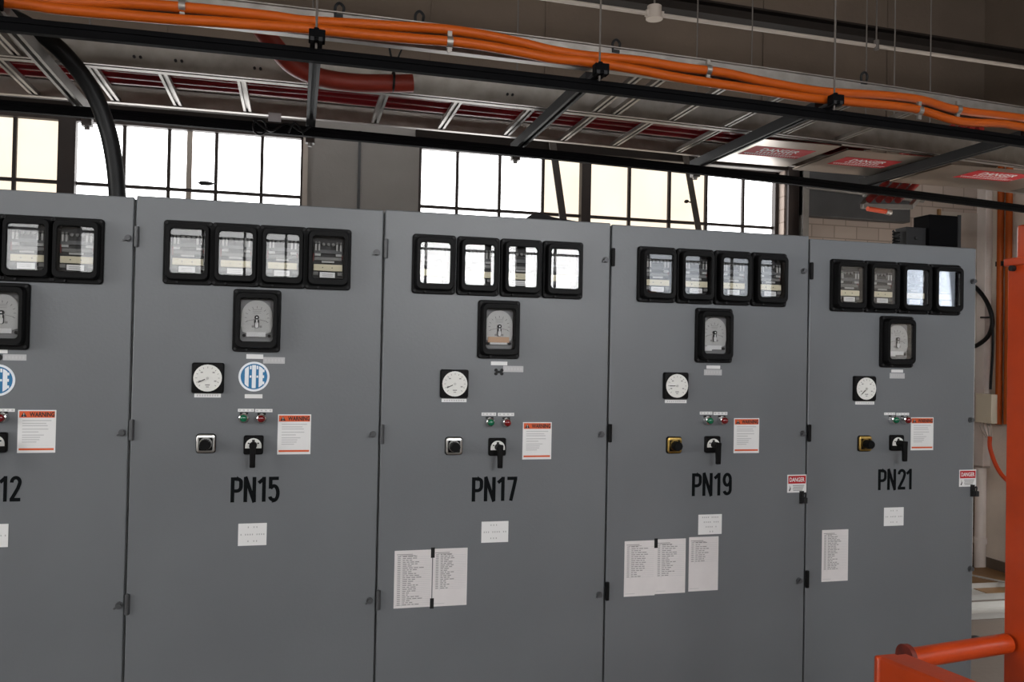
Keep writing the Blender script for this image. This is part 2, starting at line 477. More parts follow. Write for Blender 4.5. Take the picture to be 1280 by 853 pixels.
def make_big_meter(parent):
    fr = case_frame().build('watthour_meter', ['bakelite', 'dark_steel'], parent, angle=50)
    b = MB()
    b.prism(rrect(.117, .159, .01, 0, .002), -.001, -.0035, 0)
    out = [(.055*math.cos(a), .018+.058*math.sin(a)) for a in [PI*k/20 for k in range(21)]]+[(-.056, -.02), (-.050, -.042), (-.030, -.050), (.030, -.050), (.050, -.042), (.056, -.02)]
    b.prism(out, -.0035, -.012, 1)
    for k in range(11):
        a = PI*(1.12-1.24*k/10); r0, r1 = .036, .044
        b.bar((r0*math.cos(a), -.0123, .010+r0*math.sin(a)), (r1*math.cos(a), -.0123, .010+r1*math.sin(a)), .0012, .0012, 2, up=(0, 1, 0))
    for k in range(3): b.box(-.016+.001*k, .016-.001*k, -.0124, -.012, .040-.006*k, .0415-.006*k, 3)
    for sx in (-1, 1):
        b.bar((sx*.008, -.0123, .004), (sx*.036, -.0123, -.002), .002, .0012, 3, up=(0, 1, 0))
        b.box(sx*.014-.004, sx*.014+.004, -.0124, -.012, -.026, -.018, 3)
    b.box(-.036, .032, -.016, -.012, -.060, -.043, 4)
    for sx in (-1, 1): b.cyl((sx*.045, -.0035, -.056), (sx*.045, -.012, -.056), .006, 5, 10)
    b.build('dial_plate', ['meter_grey', 'meter_dial', 'ink', 'ink_soft', 'label_white', 'dark_steel'], fr)
    p = MB().cyl((0, -.012, .012), (0, -.022, .012), .008, 1, 14).cyl((0, -.022, .012), (0, -.023, .012), .003, 0, 10)
    p.bar((0, -.020, .008), (0, -.020, -.010), .006, .002, 0, up=(0, 1, 0)); p.loft([lp(rrect(.012, .022, .0058, 0, -.016), -.019), lp(rrect(.012, .022, .0058, 0, -.016), -.021)], 0, True, True)
    p.loft([lp(rrect(.017, .034, .007, 0, -.011), -.0165), lp(rrect(.017, .034, .007, 0, -.011), -.0175)], 1, True, True)  # larger ink plate behind the pointer, a painted shadow outline
    p.build('pointer', ['label_white', 'ink'], fr)
    glass_mb().build('glass_cover', 'relay_glass', fr)
    return fr


def make_ammeter(ang):
    def fn(parent):
        b = MB()
        b.loft([lp(rrect(.112, .112, .008), 0), lp(rrect(.112, .112, .008), -.012), lp(rrect(.106, .106, .008), -.018), lp(rrect(.104, .104, .05), -.020)], 0, False, True)
        o = b.build('square_ammeter', 'bakelite', parent, angle=40)
        d = MB().prism(circ(.0495), -.019, -.0225, 0)
        for k in range(13):
            a = PI*(1.25-1.5*k/12); r0, r1 = .036, .042
            d.bar((r0*math.cos(a), -.0226, r0*math.sin(a)), (r1*math.cos(a), -.0226, r1*math.sin(a)), .0012, .0008, 1, up=(0, 1, 0))
        for k in (1, 4, 8, 11):
            a = PI*(1.25-1.5*k/12); d.box(.029*math.cos(a)-.004, .029*math.cos(a)+.004, -.0227, -.0224, .029*math.sin(a)-.0022, .029*math.sin(a)+.0022, 2)
        d.box(-.008, .008, -.0227, -.0224, -.027, -.023, 2).box(-.005, .005, -.0227, -.0224, -.034, -.031, 2)
        d.build('dial', ['dial_white', 'ink', 'ink_soft'], o)
        p = MB().cyl((0, -.0225, 0), (0, -.027, 0), .005, 1, 12)
        c, s_ = math.cos(ang), math.sin(ang)
        p.bar((.010*c, -.025, .010*s_), (.036*c, -.025, .036*s_), .003, .001, 0, up=(0, 1, 0)); p.build('needle', ['ink', 'silver'], o)
        return o
    return fn


def make_light(lens):
    def fn(parent):
        o = MB().loft([lp(circ(.020), 0), lp(circ(.020), -.008), lp(circ(.0175), -.012), lp(circ(.0165), -.026), lp(circ(.0125), -.028), lp(circ(.0125), -.010)], 0, False, True).build('pilot_light', 'chrome', parent)
        MB().box(-.015, .015, -.008, 0, .012, .0205).build('mounting_tab', 'dark_steel', o)
        L = [lp(circ(.0135), -.022), lp(circ(.0135), -.036)]+[lp(circ(.0135*math.cos(a)), -.036-.008*math.sin(a)) for a in (.4, .8, 1.2, 1.5)]
        MB().loft(L, 0, True, True).build('lens_cap', lens, o)
        return o
    return fn


def make_knob(metal):
    def fn(parent):
        b = MB()
        b.prism(rrect(.070, .072, .012), 0, -.004, 1)
        b.loft([lp(rrect(.064, .066, .011), -.004), lp(rrect(.064, .066, .011), -.011), lp(rrect(.058, .060, .010), -.013), lp(rrect(.048, .047, .004, 0, -.002), -.013), lp(rrect(.048, .047, .004, 0, -.002), -.005)], 0, False, True)
        o = b.build('selector_switch', [metal, 'bakelite'], parent)
        MB().box(-.0235, .0235, -.009, -.005, -.025, .021).build('escutcheon', 'bakelite', o)
        c = MB().loft([lp(circ(.0225), -.008), lp(circ(.0225), -.016)], 1, True, True)
        c.build('collar', [metal, 'silver' if metal == 'silver' else metal], o)
        k = MB()
        def kn(r, y): return [((r*(1.0 if i % 2 == 0 else .93))*math.cos(2*PI*i/28), y, (r*(1.0 if i % 2 == 0 else .93))*math.sin(2*PI*i/28)-.001) for i in range(28)]
        k.loft([kn(.020, -.016), kn(.0195, -.048), kn(.0175, -.053)], 0, True, True)
        k.build('knob', 'bakelite', o)
        return o
    return fn


def make_lever(parent):
    b = MB().loft([lp(rrect(.070, .070, .007), 0), lp(rrect(.070, .070, .007), -.012), lp(rrect(.064, .064, .007), -.016)], 0, False, True)
    o = b.build('control_switch', 'bakelite', parent)
    sc = [(.029*math.cos(PI*k/16), -.004+.029*math.sin(PI*k/16)) for k in range(17)]+[(-.029, -.012), (.029, -.012)][::1]
    e = MB().prism(sc, -.016, -.0185, 0).box(-.005, .005, -.0192, -.0185, .012, .020, 1).box(-.020, -.014, -.0192, -.0185, .004, .009, 1).box(.014, .020, -.0192, -.0185, .004, .009, 1)
    e.build('escutcheon', ['dial_white', 'ink'], o)
    h = MB().cyl((0, -.016, 0), (0, -.060, 0), .0135, 0, 16)
    h.loft([[(x, -.050+dy, 0.012) for x, dy in ((-.012, 0), (.012, 0), (.012, -.018), (-.012, -.018))], [(x, -.050+dy, -.020) for x, dy in ((-.0105, 0), (.0105, 0), (.0105, -.018), (-.0105, -.018))],
            [(x, -.052+dy, -.060) for x, dy in ((-.0095, 0), (.0095, 0), (.0095, -.017), (-.0095, -.017))], [(x, -.053+dy, -.078) for x, dy in ((-.010, 0), (.010, 0), (.010, -.014), (-.010, -.014))]], 0, True, True)
    h.build('handle', 'bakelite', o, bevel=.003)
    return o


def make_hinge(parent):
    b = MB().cyl((0, -.006, -.036), (0, -.006, .036), .0085, 0, 12)
    for z in (-.0375, .036): b.cyl((0, -.006, z), (0, -.006, z+.0015), .0065, 0, 10)
    b.box(0, .010, -.002, 0, -.036, .036)
    return b.build('hinge', 'hinge_grey', parent)


def make_dark_hinge(parent):
    o = make_hinge(parent); o.data.materials[0] = M['bakelite']; return o


def make_latch(parent):
    b = MB().cyl((0, 0, 0), (0, -.004, 0), .013, 0, 16).loft([[(.010*math.cos(PI/3*k), y, .010*math.sin(PI/3*k)) for k in range(6)] for y in (-.004, -.016)], 0, True, True)
    b.bar((0, -.012, 0), (-.016, -.012, -.010), .006, .005, 0, up=(0, 1, 0))
    return b.build('latch_bolt', 'hinge_grey', parent)


def label_strip(parent, px0, py0, px1, py1, root, name='label_strip', mat_='label_white', ink=None, bars=0, y=0):
    a = at(px0, py0, 1, y); c = at(px1, py1, 1, y); w = c.x-a.x; h = a.z-c.z
    b = MB().box(-w/2, w/2, -.0018, 0, -h/2, h/2, 0)
    n = bars
    for k in range(n):
        x = -w*.38+w*.76*k/max(1, n-1); ww = w*.76/n*.30
        b.box(x-ww, x+ww, -.0022, -.0018, -h*.20, h*.22, 1)
    return b.build(name, [mat_, 'ink_faint'], parent, ((a.x+c.x)/2-root.x, y, (a.z+c.z)/2))


def make_warning(parent):
    w, h = .121, .150
    b = MB().box(-w/2, w/2, -.001, 0, -h/2, h/2, 0)
    b.box(-w/2+.004, w/2-.004, -.0014, -.001, h/2-.027, h/2-.004, 1)
    b.text('WARNING', .016, h/2-.0155, .080, .0165, -.0018, 2, .035)
    b.prism([(-.052, h/2-.024), (-.032, h/2-.024), (-.042, h/2-.007)], -.0014, -.0017, 2)
    b.box(-.0428, -.0412, -.002, -.0017, h/2-.018, h/2-.0105, 0).box(-.0428, -.0412, -.002, -.0017, h/2-.0225, h/2-.020, 0)
    zs = [(.038, .80), (.028, .66), (.020, .70), (.008, .72), (-.002, .45), (-.013, .60), (-.021, .50), (-.029, .48), (-.037, .40)]
    for z, f in zs: b.box(-.046, -.046+.092*f/.8, -.0013, -.001, z-.0016, z+.0016, 3)
    b.box(-w/2+.005, w/2-.005, -.0014, -.001, -h/2+.009, -h/2+.016, 1)
    return b.build('warning_sticker', ['label_white', 'warn_orange', 'ink', 'ink_faint'], parent)


def make_danger(parent):
    w, h = .094, .078
    b = MB().box(-w/2, w/2, -.001, 0, -h/2, h/2, 0)
    b.box(-w/2+.004, w/2-.004, -.0014, -.001, 0, h/2-.005, 1)
    b.text('DANGER', 0, h/4-.002, w*.78, .019, -.0018, 0, .02)
    b.prism([(-.040, -.032), (-.034, -.018), (-.038, -.006), (-.030, -.020), (-.034, -.032)], -.001, -.0014, 2)
    for k in range(4): b.box(-.020+.002*(k % 2), .036-.003*k, -.0013, -.001, -.010-.007*k, -.0065-.007*k, 3)
    return b.build('danger_sticker', ['label_white', 'danger_red', 'ink', 'ink_soft'], parent)


def make_hasp(parent):
    b = MB().box(-.010, .010, -.006, 0, -.026, .028).box(-.006, .012, -.030, -.006, -.022, .002)
    b.tube(smooth([(-.002, -.018, 0), (-.002, -.020, .016), (.006, -.020, .022), (.010, -.018, .014), (.010, -.016, 0)], 4), .003, 0, 8)
    return b.build('hasp', 'dark_steel', parent, bevel=.0015)


def make_logo(parent):
    b = MB().prism(circ(.0555, n=48), 0, -.002, 1).prism(circ(.0475, n=48), -.002, -.0026, 0)
    def strip(x0, x1, R=.043):
        n = 6; xs_ = [x0+(x1-x0)*k/n for k in range(n+1)]
        top = [(x_, math.sqrt(R*R-x_*x_)) for x_ in xs_]; b.prism([(x_, -z) for x_, z in top]+top[::-1], -.0026, -.0036, 1)
    strip(-.033, -.019); strip(-.0075, .0065); strip(.017, .031)
    for x0, x1 in ((-.0155, -.0095), (.0085, .0145)):
        zt = math.sqrt(.043**2-max(abs(x0), abs(x1))**2)
        b.box(x0, x1, -.0036, -.0026, zt-.013, zt).box(x0, x1, -.0036, -.0026, -.004, .004)
        b.m[-12:] = [1]*12
    for z, w in ((.022, .006), (0, .005), (-.023, .006)):
        b.box(.031, .031+w, -.0036, -.0026, z-.005, z+.005, 1)
    return b.build('round_logo_badge', ['blue', 'logo_white'], parent)


# ------------------------------------------------------------------ the five boards
XE = [-.925, .0045, .8985, 1.8325, 2.7635, 3.648]
HT = [2.2585, 2.265, 2.2685, 2.264, 2.2535]
NAMES = ['PN12', 'PN15', 'PN17', 'PN19', 'PN21']
LAB = ['grey steel switchgear cabinet numbered PN12, cut off by the left edge of the photo',
       'grey steel switchgear cabinet with PN15 stencilled on its door and a blue round badge',
       'grey steel switchgear cabinet with PN17 stencilled on its door and two taped sheets',
       'grey steel switchgear cabinet with PN19 stencilled on its door and three taped sheets',
       'grey steel switchgear cabinet with PN21 stencilled on its door, rightmost of the row']
CAB = []
for i in range(5):
    x0, x1, H = XE[i], XE[i+1], HT[i]
    root = empty('switchgear_cabinet', ((x0+x1)/2, 0, 0), LAB[i], 'electrical cabinet', 'row of grey switchgear cabinets')
    w = x1-x0; CAB.append(root)
    b = MB().box(-w/2+.001, w/2-.001, .020, 1.35, .0, H-.004, 0)
    b.build('body', ['cabinet_side'], root)
    d = MB().box(-w/2+.0035, w/2-.0035, 0, .018, .10, H, 0)
    d.build('door', 'cabinet_paint', root, bevel=.004)
    MB().box(-w/2+.002, w/2-.002, .004, .020, .0, .095, 0).build('plinth', 'cabinet_side', root)


def loc(i, px, py, y=0.0, yref=0.0):
    p = at(px, py, 1, yref); return (p.x-CAB[i].location.x, y, p.z)


REL = [[(-29, 308), (34, 310.5), (96, 312.5)],
       [(235, 316), (295, 318.5), (353.7, 320.8), (410.3, 323.5)],
       [(543.2, 330), (599, 332.5), (652.7, 335), (704.5, 338)],
       [(822.2, 342.5), (870.8, 345), (917.8, 347.8), (962.7, 350.5)],
       [(1061.5, 356), (1104, 358.5), (1145.3, 361), (1182.8, 363)]]
BIG = [(1.5, 395), (321, 401), (624.5, 412), (894, 419.5), (1123, 427.5)]
EXTRA = []
for i in range(5):
    z = sum(loc(i, *p, yref=-.02)[2] for p in REL[i])/len(REL[i])
    xs_ = [loc(i, *p, yref=-.02)[0] for p in REL[i]]
    x_a, x_b = xs_[0], xs_[-1]; n = len(xs_)
    for k in range(n):
        place('relay', make_relay, 'protective_relay', CAB[i], (x_a+(x_b-x_a)*k/(n-1), 0, z))
    bm_ = place('big', make_big_meter, 'watthour_meter', CAB[i], loc(i, *BIG[i], yref=-.02))
    EXTRA.append(bm_)
o = MB().box(-.046, .040, -.020, -.016, -.052, -.030).build('paper_tag', 'beige_tag', EXTRA[2]); o['label'] = 'orange beige tag inside the meter'
for k in (3, 4):
    o = MB().box(-.046, -.014, -.020, -.016, -.066, -.048).build('paper_tag', 'label_white', EXTRA[k]); o['label'] = 'small white tag inside the meter'
AMM = [None, (259.9, 472.7, 3.6), (568, 480, 3.6), (845, 482.5, 3.14), (1081, 486, 3.9)]
for i in range(1, 5):
    px, py, a = AMM[i]
    make_ammeter(a)(CAB[i]).location = loc(i, px, py, yref=-.01)
AML = [None, (243, 492, 276, 497.2), (552, 498.6, 583, 503), (831, 500, 858, 504.2), (1069, 502, 1092.5, 506)]
for i in range(1, 5): label_strip(CAB[i], *AML[i], CAB[i].location, bars=9)
# badge of the maker
for i, c in ((0, (-3, 475.5)), (1, (317.6, 471))):
    place('logo', make_logo, 'round_logo_badge', CAB[i], loc(i, *c))
for i, q in ((0, (-8, 437, 9.5, 442)), (1, (308, 443, 329, 449)), (2, (613.7, 452, 634, 457)), (3, (883, 457, 900, 461.5)), (4, (1114, 462.2, 1128.5, 466))):
    label_strip(CAB[i], *q, CAB[i].location)
for i, q in ((0, (4, 443, 33, 451)), (1, (329, 446.5, 356, 455)), (2, (629, 457.5, 654, 465.5)), (3, (880, 462, 902, 469.5)), (4, (1112, 466.5, 1130.5, 473.5))):
    label_strip(CAB[i], *q, CAB[i].location, 'number_label', 'label_grey', bars=6)
label_strip(CAB[1], 306, 493, 328, 498.2, CAB[1].location)
# screw holes where a badge is missing
hb = MB()
for dx in (-.012, .012):
    for dz in (-.006, .008): hb.cyl((dx, 0, dz), (dx, -.003, dz), .007, 0, 8)
hb.box(-.012, .012, -.002, 0, -.004, .006)
hb.build('badge_mount', 'dark_steel', CAB[2], loc(2, 623.5, 465.5))
MB().cyl((0, 0, 0), (0, -.003, 0), .011, 0, 14).build('badge_mount', 'dark_steel', CAB[0], loc(0, -1, 447))
# pilot lights and their labels
PL = [[(-18, 521.5), (4, 522)], [(305, 522.3), (327, 523)], [(611.5, 527.6), (632.3, 528)], [(883.5, 525.6), (901.5, 525.5)], [(1114.5, 524.8), (1129.5, 525)]]
for i in range(5):
    g = place('green', make_light('green_lens'), 'pilot_light', CAB[i], loc(i, *PL[i][0])); g['label'] = 'green pilot light'
    r = place('red', make_light('red_lens'), 'pilot_light', CAB[i], loc(i, *PL[i][1])); r['label'] = 'red pilot light'
for i, q in ((0, (-28, 510.5, -6, 514.5)), (0, (-4, 511, 18.5, 515)), (1, (297.5, 511.2, 317.5, 515)), (1, (319, 511.5, 340.5, 515.5)), (2, (602, 516, 620, 520)), (2, (622.3, 516.3, 642.5, 520.3)),
             (3, (874.7, 514.8, 890.2, 518.5)), (3, (891.8, 515.2, 909, 519)), (4, (1105, 516, 1118.8, 519.2)), (4, (1120.3, 516.3, 1136, 519.5))):
    label_strip(CAB[i], *q, CAB[i].location, bars=4)
# selector and control switches
for i, c in ((0, (-58, 553)), (1, (257.5, 554.5)), (2, (567, 557.6)), (3, (842, 556.5)), (4, (1080, 554.5))):
    k = 'silver' if i < 3 else 'brass'
    o = place('knob'+k, make_knob(k), 'selector_switch', CAB[i], loc(i, *c)); o['label'] = 'selector switch with a %s square frame' % ('silver' if i < 3 else 'gold coloured')
for i, c in ((0, (-4, 553)), (1, (317, 556)), (2, (621, 558.5)), (3, (889.5, 555.5)), (4, (1119.5, 553.5))):
    place('lever', make_lever, 'control_switch', CAB[i], loc(i, *c))
for i, c in ((0, (46, 539.5)), (1, (367.8, 543.2)), (2, (671.3, 551.2)), (3, (933, 544.8)), (4, (1152.5, 542.5))):
    place('warn', make_warning, 'warning_sticker', CAB[i], loc(i, *c))
for i, c in ((3, (996, 604.8)), (4, (1209.5, 598))):
    place('danger', make_danger, 'danger_sticker', CAB[i], loc(i, *c))
for i, c in ((3, (1001.5, 622)), (4, (1215, 613.8))):
    place('hasp', make_hasp, 'hasp', CAB[i], loc(i, *c))
# stencilled numbers, drawn as heavy condensed strokes in a box 0.46 wide and 1 high
def arc(cx, cy, rx, ry, a0, a1, n=12):
    return [(cx+rx*math.cos(math.radians(a0+(a1-a0)*k/n)), cy+ry*math.sin(math.radians(a0+(a1-a0)*k/n))) for k in range(n+1)]


SW_ = .138; q_ = SW_/2
GLY = {'P': [[(q_, 0), (q_, 1)], [(q_, 1-q_), (.22, 1-q_)]+arc(.22, .80, .155, .20-q_, 90, 0, 6)+arc(.22, .62, .155, .17, 0, -90, 6)+[(q_, .45)]],
       'N': [[(q_, 0), (q_, 1)], [(.46-q_, 0), (.46-q_, 1)], [(q_-.01, 1.02), (.46-q_+.01, -.02)]],
       '1': [[(0, .76), (.05, .80), (.19, .93)], [(.20, 0), (.20, 1)]],
       '2': [arc(.215, .755, .15, .245-q_, 185, -25, 14)+[(.30, .52), (.075, .10), (.07, q_)], [(.0, q_), (.40, q_)]],
       '5': [[(.38, 1-q_), (.075, 1-q_), (.075, .52)], [(.075, .53)]+arc(.20, .335, .155, .33-.5*q_, 110, -90, 14)+arc(.20, .23, .145, .23-q_, -90, -170, 8)],
       '7': [[(0, 1-q_), (.40, 1-q_)], [(.335, 1-q_), (.30, .72), (.15, 0)]],
       '9': [arc(.21, .69, .145, .31-q_, 0, 360, 22), [(.355, .69), (.355, .30)]+arc(.21, .26, .145, .26-q_, 0, -160, 12)]}
ADV = {'P': .475, 'N': .55, '1': .37, '2': .47, '5': .48, '7': .47, '9': .48}


def ribbon(b, pts, w, y, T):
    n = len(pts); L = []; Rr = []
    for i, p in enumerate(pts):
        d = []
        if i > 0: d.append((Vector(p)-Vector(pts[i-1])).normalized())
        if i < n-1: d.append((Vector(pts[i+1])-Vector(p)).normalized())
        t = sum(d, Vector((0, 0))); t = t.normalized() if t.length > 1e-6 else d[0]
        nr = Vector((-t.y, t.x)); k = max(.55, nr.dot(Vector((-d[0].y, d[0].x))))
        L.append(Vector(p)+nr*(w/2/k)); Rr.append(Vector(p)-nr*(w/2/k))
    vs = [(*T(p), y) for p in L]+[(*T(p), y) for p in Rr]
    b.add([(x, yy, z) for x, z, yy in vs], [(i, i+1, n+i+1, n+i) for i in range(n-1)])


def stencil(b, st, w, h, y):
    tot = sum(ADV[c] for c in st)-.07; x = 0
    for c in st:
        for path_ in GLY[c]:
            ribbon(b, path_, SW_, y-.00003*len(b.f) % .0003, lambda p, x=x: (-w/2+(x+p[0])/tot*w, -h/2+p[1]*h))
        x += ADV[c]
    return b


PN = [(-35, 596, 25.5, 627), (288.7, 597, 349, 627), (590, 597, 646, 626), (865, 592, 914, 619.3), (1097.6, 587, 1140, 612)]
for i in range(5):
    a = at(PN[i][0], PN[i][1], 1, 0); c = at(PN[i][2], PN[i][3], 1, 0)
    stencil(MB(), NAMES[i], c.x-a.x, a.z-c.z, -.0012).build('stencilled_number', 'stencil', CAB[i], ((a.x+c.x)/2-CAB[i].location.x, 0, (a.z+c.z)/2))
# white engraved placards under the numbers
PC = [(-24, 656, 10, 684), (298, 655, 333, 681.5), (602, 652.6, 635, 677.6), (873, 643.8, 901.7, 667.6), (1105, 635, 1129, 657)]
for i in range(5):
    a = at(*PC[i][:2], 1, 0); c = at(*PC[i][2:], 1, 0); w = c.x-a.x; h = a.z-c.z
    b = MB().box(-w/2, w/2, -.002, 0, -h/2, h/2, 0)
    rows = ((.33, .30), (0, .80), (-.30, .30)) if i != 3 else ((.36, .8), (.12, .68), (-.12, .5), (-.36, .22))
    for fz, fw in rows:
        n = max(3, int(fw*14))
        for k in range(n):
            if (k*7+i) % 5 == 3: continue
            x = -w*fw/2+w*fw*k/(n-1); b.box(x-w*.016, x+w*.016, -.0024, -.002, h*fz/1-.0028, h*fz+.0028, 1)
    b.build('placard', ['label_white', 'ink_mid'], CAB[i], ((a.x+c.x)/2-CAB[i].location.x, 0, (a.z+c.z)/2))
# hinges on the left edge, latch bolts on the right edge of every door
HZ = [(1, [(169.5, 296), (160.5, 537.5), (157, 755.5)], [(160.5, 298), (153, 541), (149, 757)]),
      (2, [(480, 311), (475, 543), (471.5, 750)], [(471, 316), (466, 543), (462, 751)]),
      (3, [(767.5, 322), (763, 541.5), (758, 739)], [(756.5, 325), (751.5, 543), (749, 743.5)]),
      (4, [(1013, 339), (1012, 541.5), (1007.3, 724)], [(1004.5, 339), (1003.5, 542), (998.5, 726)])]
for i, hs, ls in HZ:
    for q in hs:
        p = loc(i, *q); place('hinge' if i < 3 else 'dark hinge', make_hinge if i < 3 else make_dark_hinge, 'hinge', CAB[i], (XE[i]+.0075-CAB[i].location.x, 0, p[2]))
    for q in ls: place('latch', make_latch, 'latch_bolt', CAB[i-1], loc(i-1, *q))
for q in ((1216, 352), (1213, 525), (1212.5, 711)): place('latch', make_latch, 'latch_bolt', CAB[4], loc(4, *q))

# ------------------------------------------------------------------ papers taped to the doors
PAP = [((493.4, 689, 538.8, 758.5), 'printed circuit list sheet on the PN17 cabinet, left one of the two', 26, .97, .0),
       ((541.6, 686.5, 583, 756.3), 'printed circuit list sheet on the PN17 cabinet, right one of the two', 20, .68, .0),
       ((780.8, 677, 818, 744.3), 'printed circuit list sheet on the PN19 cabinet, leftmost of the three', 16, .64, .0),
       ((819.2, 674.7, 856, 741), 'printed circuit list sheet on the PN19 cabinet, middle one of the three', 17, .66, .0),
       ((861.3, 672, 897, 737.8), 'printed circuit list sheet on the PN19 cabinet, rightmost of the three, under the small placard', 10, .42, .0),
       ((1027.5, 663, 1059.3, 726), 'single printed sheet taped on the PN21 cabinet near its left edge', 22, .76, .0)]
for (q, lb, rows, f, _) in PAP:
    a = at(*q[:2], 1, 0); c = at(*q[2:], 1, 0); w = c.x-a.x; h = a.z-c.z
    rt = empty('paper_sheet', ((a.x+c.x)/2, -.0005, (a.z+c.z)/2), lb, 'paper', 'printed sheets taped to the cabinets')
    b = MB().box(-w/2, w/2, -.0012, 0, -h/2, h/2, 0)
    random.seed(int(q[0]))
    b.box(-w*.44, -w*.02, -.0015, -.0012, h*.425, h*.437, 1).box(-w*.36, w*.05, -.0015, -.0012, h*.405, h*.413, 1)
    for k in range(rows):
        z = h*.385-h*.9*f*k/rows
        b.box(-w*.44, w*.46, -.0014, -.0012, z-.0006, z+.0002, 2)
        x = -w*.28
        b.box(-w*.42, -w*.34, -.0015, -.0012, z+.001, z+.004, 1)
        for q_ in range(random.randint(2, 4)):
            l = random.uniform(.05, .14)*w; b.box(x, x+l, -.0015, -.0012, z+.001, z+.0042, 1); x += l+w*.025
    b.box(-w*.30, -w*.295, -.0014, -.0012, h*.385-h*.9*f, h*.385, 2)
    b.box(-w*.46, -w*.15, -.0014, -.0012, -h*.455, -h*.447, 2)
    b.build('sheet', ['paper', 'ink_soft', 'label_grey'], rt)
    if abs(q[0]-493.4) < 1 or abs(q[0]-780.8) < 1:
        for s in ((1, -1) if q[0] < 600 else (1,)):
            MB().box(w/2-.005, w/2+.010, -.0022, -.0012, s*h*.445-.020, s*h*.445+.020).build('tape_strip', 'gap_black', rt)

# ------------------------------------------------------------------ cable trays and their hangers
cv = lambda x: .015*(x-1)**2+.020*(x-1)
XA, XB = -4.98, 6.236
NX = [XA+(XB-XA)*k/36 for k in range(37)]


def path(y0, z, xa=XA, xb=XB, n=36, k=0.0): return [(xa+(xb-xa)*t/n, y0+cv(xa+(xb-xa)*t/n)+k*(xa+(xb-xa)*t/n-1), z) for t in range(n+1)]


ZT = 2.85


def chan(s=1, d=.024, h=.10, t=.003):
    """C-shaped side rail, web at 0, flanges towards s"""
    return [(0, 0), (s*d, 0), (s*d, t), (s*t, t), (s*t, h-t), (s*d, h-t), (s*d, h), (0, h)]


YA0, YA1, YB0, YB1 = -.155, .415, .435, .985
trayA = empty('cable_tray', (1, YA0+.3, ZT), 'galvanised ladder cable tray nearest the camera, with orange conduits on its side', 'cable tray')
trayB = empty('cable_tray', (1, YB0+.3, ZT), 'galvanised ladder cable tray above the cabinets that carries the red cables', 'cable tray')


def rel(o, root):
    o.parent = root; o.location = o.location-root.location
    return o


rel(MB().sweep(path(YA0, ZT), [(-.012, 0), (.024, 0), (.024, .004), (.003, .004), (.003, .096), (.020, .096), (.020, .100), (-.012, .100), (-.012, .096), (0, .096), (0, .004), (-.012, .004)]).build('side_rail', 'galvanised'), trayA)
rel(MB().sweep(path(YA1, ZT), [(0, 0), (-.016, 0), (-.016, .004), (-.003, .004), (-.003, .106), (-.016, .106), (-.016, .11), (0, .11)]).build('side_rail', 'galvanised'), trayA)
rel(MB().sweep(path(YB0, ZT), [(-.004, 0), (.030, 0), (.030, .004), (.003, .004), (.003, .092), (.024, .092), (.024, .096), (0, .096), (-.002, .004), (-.004, .004)]).build('side_rail', 'galvanised'), trayB)
rel(MB().sweep(path(YB1, ZT), [(0, 0), (-.030, 0), (-.030, .004), (-.003, .004), (-.003, .086), (-.024, .086), (-.024, .09), (0, .09)]).build('side_rail', 'galvanised'), trayB)
# joint plate with bolts on the inside of the front tray
for px in (171, 223, 322, 640):
    p = at(px, 78, 1, YA1-.02)
    b = MB()
    for dx in (-.012, .012): b.cyl((p.x+dx, YA1+cv(p.x)-.004, ZT+.045), (p.x+dx, YA1+cv(p.x)-.012, ZT+.045), .006, 0, 8)
    rel(b.build('bolt_pair', 'dark_steel'), trayA)


def rung(tray, x, ya, yb, z):
    b = MB(); y0 = ya+cv(x); y1 = yb+cv(x)
    b.sweep([(x, 0, 0), (x, 0, 0)], [(0, 0), (0, 0), (0, 0)]) if False else None
    prof = [(-.018, 0), (-.006, 0), (-.006, .010), (.006, .010), (.006, 0), (.018, 0), (.018, .019), (-.018, .019)]
    b.loft([[(x+a, y, z+c) for a, c in prof] for y in (y0, y1)], 0, True, True)
    return rel(b.build('rung', 'galvanised'), tray)


for px, py in ((576, 125), (668, 135), (745, 145), (818, 152), (899, 165), (482, 117), (302, 105), (205, 98), (118, 91), (10, 88)):
    x = at(px, py, 2, ZT).x
    rung(trayB, x, YB0+.004, YB1-.004, ZT+.004)
for px, py in ((830, 100), (905, 112), (975, 125), (1050, 138), (1120, 150), (800, 97), (10, 60)):
    x = at(px, py, 2, ZT).x
    rung(trayA, x, YA0+.004, YA1-.004, ZT+.004)
for k in range(12):
    rung(trayB, -1.0-.3*k, YB0+.004, YB1-.004, ZT+.004); rung(trayA, -1.0-.3*k, YA0+.004, YA1-.004, ZT+.004)

# support channels (black strut) that run under the two trays
def dbl(h=.052, w=.042):
    return [(0, 0), (w, 0), (w, h), (0, h), (0, h*.62), (.006, h*.62), (.006, h*.5), (0, h*.5)]


o = MB().sweep([(p[0], p[1], p[2]) for p in path(-.225, 2.741)], dbl(.046, .028)).build('support_channel', 'black_rail')
tag(o, 'long black steel channel running under the near cable tray with the orange conduits', 'steel channel', 'black channels under the trays')
o = MB().sweep(path(.862, 2.737, k=.03), dbl(.046, .03)).build('support_channel', 'black_rail')
tag(o, 'long black steel channel running just above the windows under the far cable tray', 'steel channel', 'black channels under the trays')

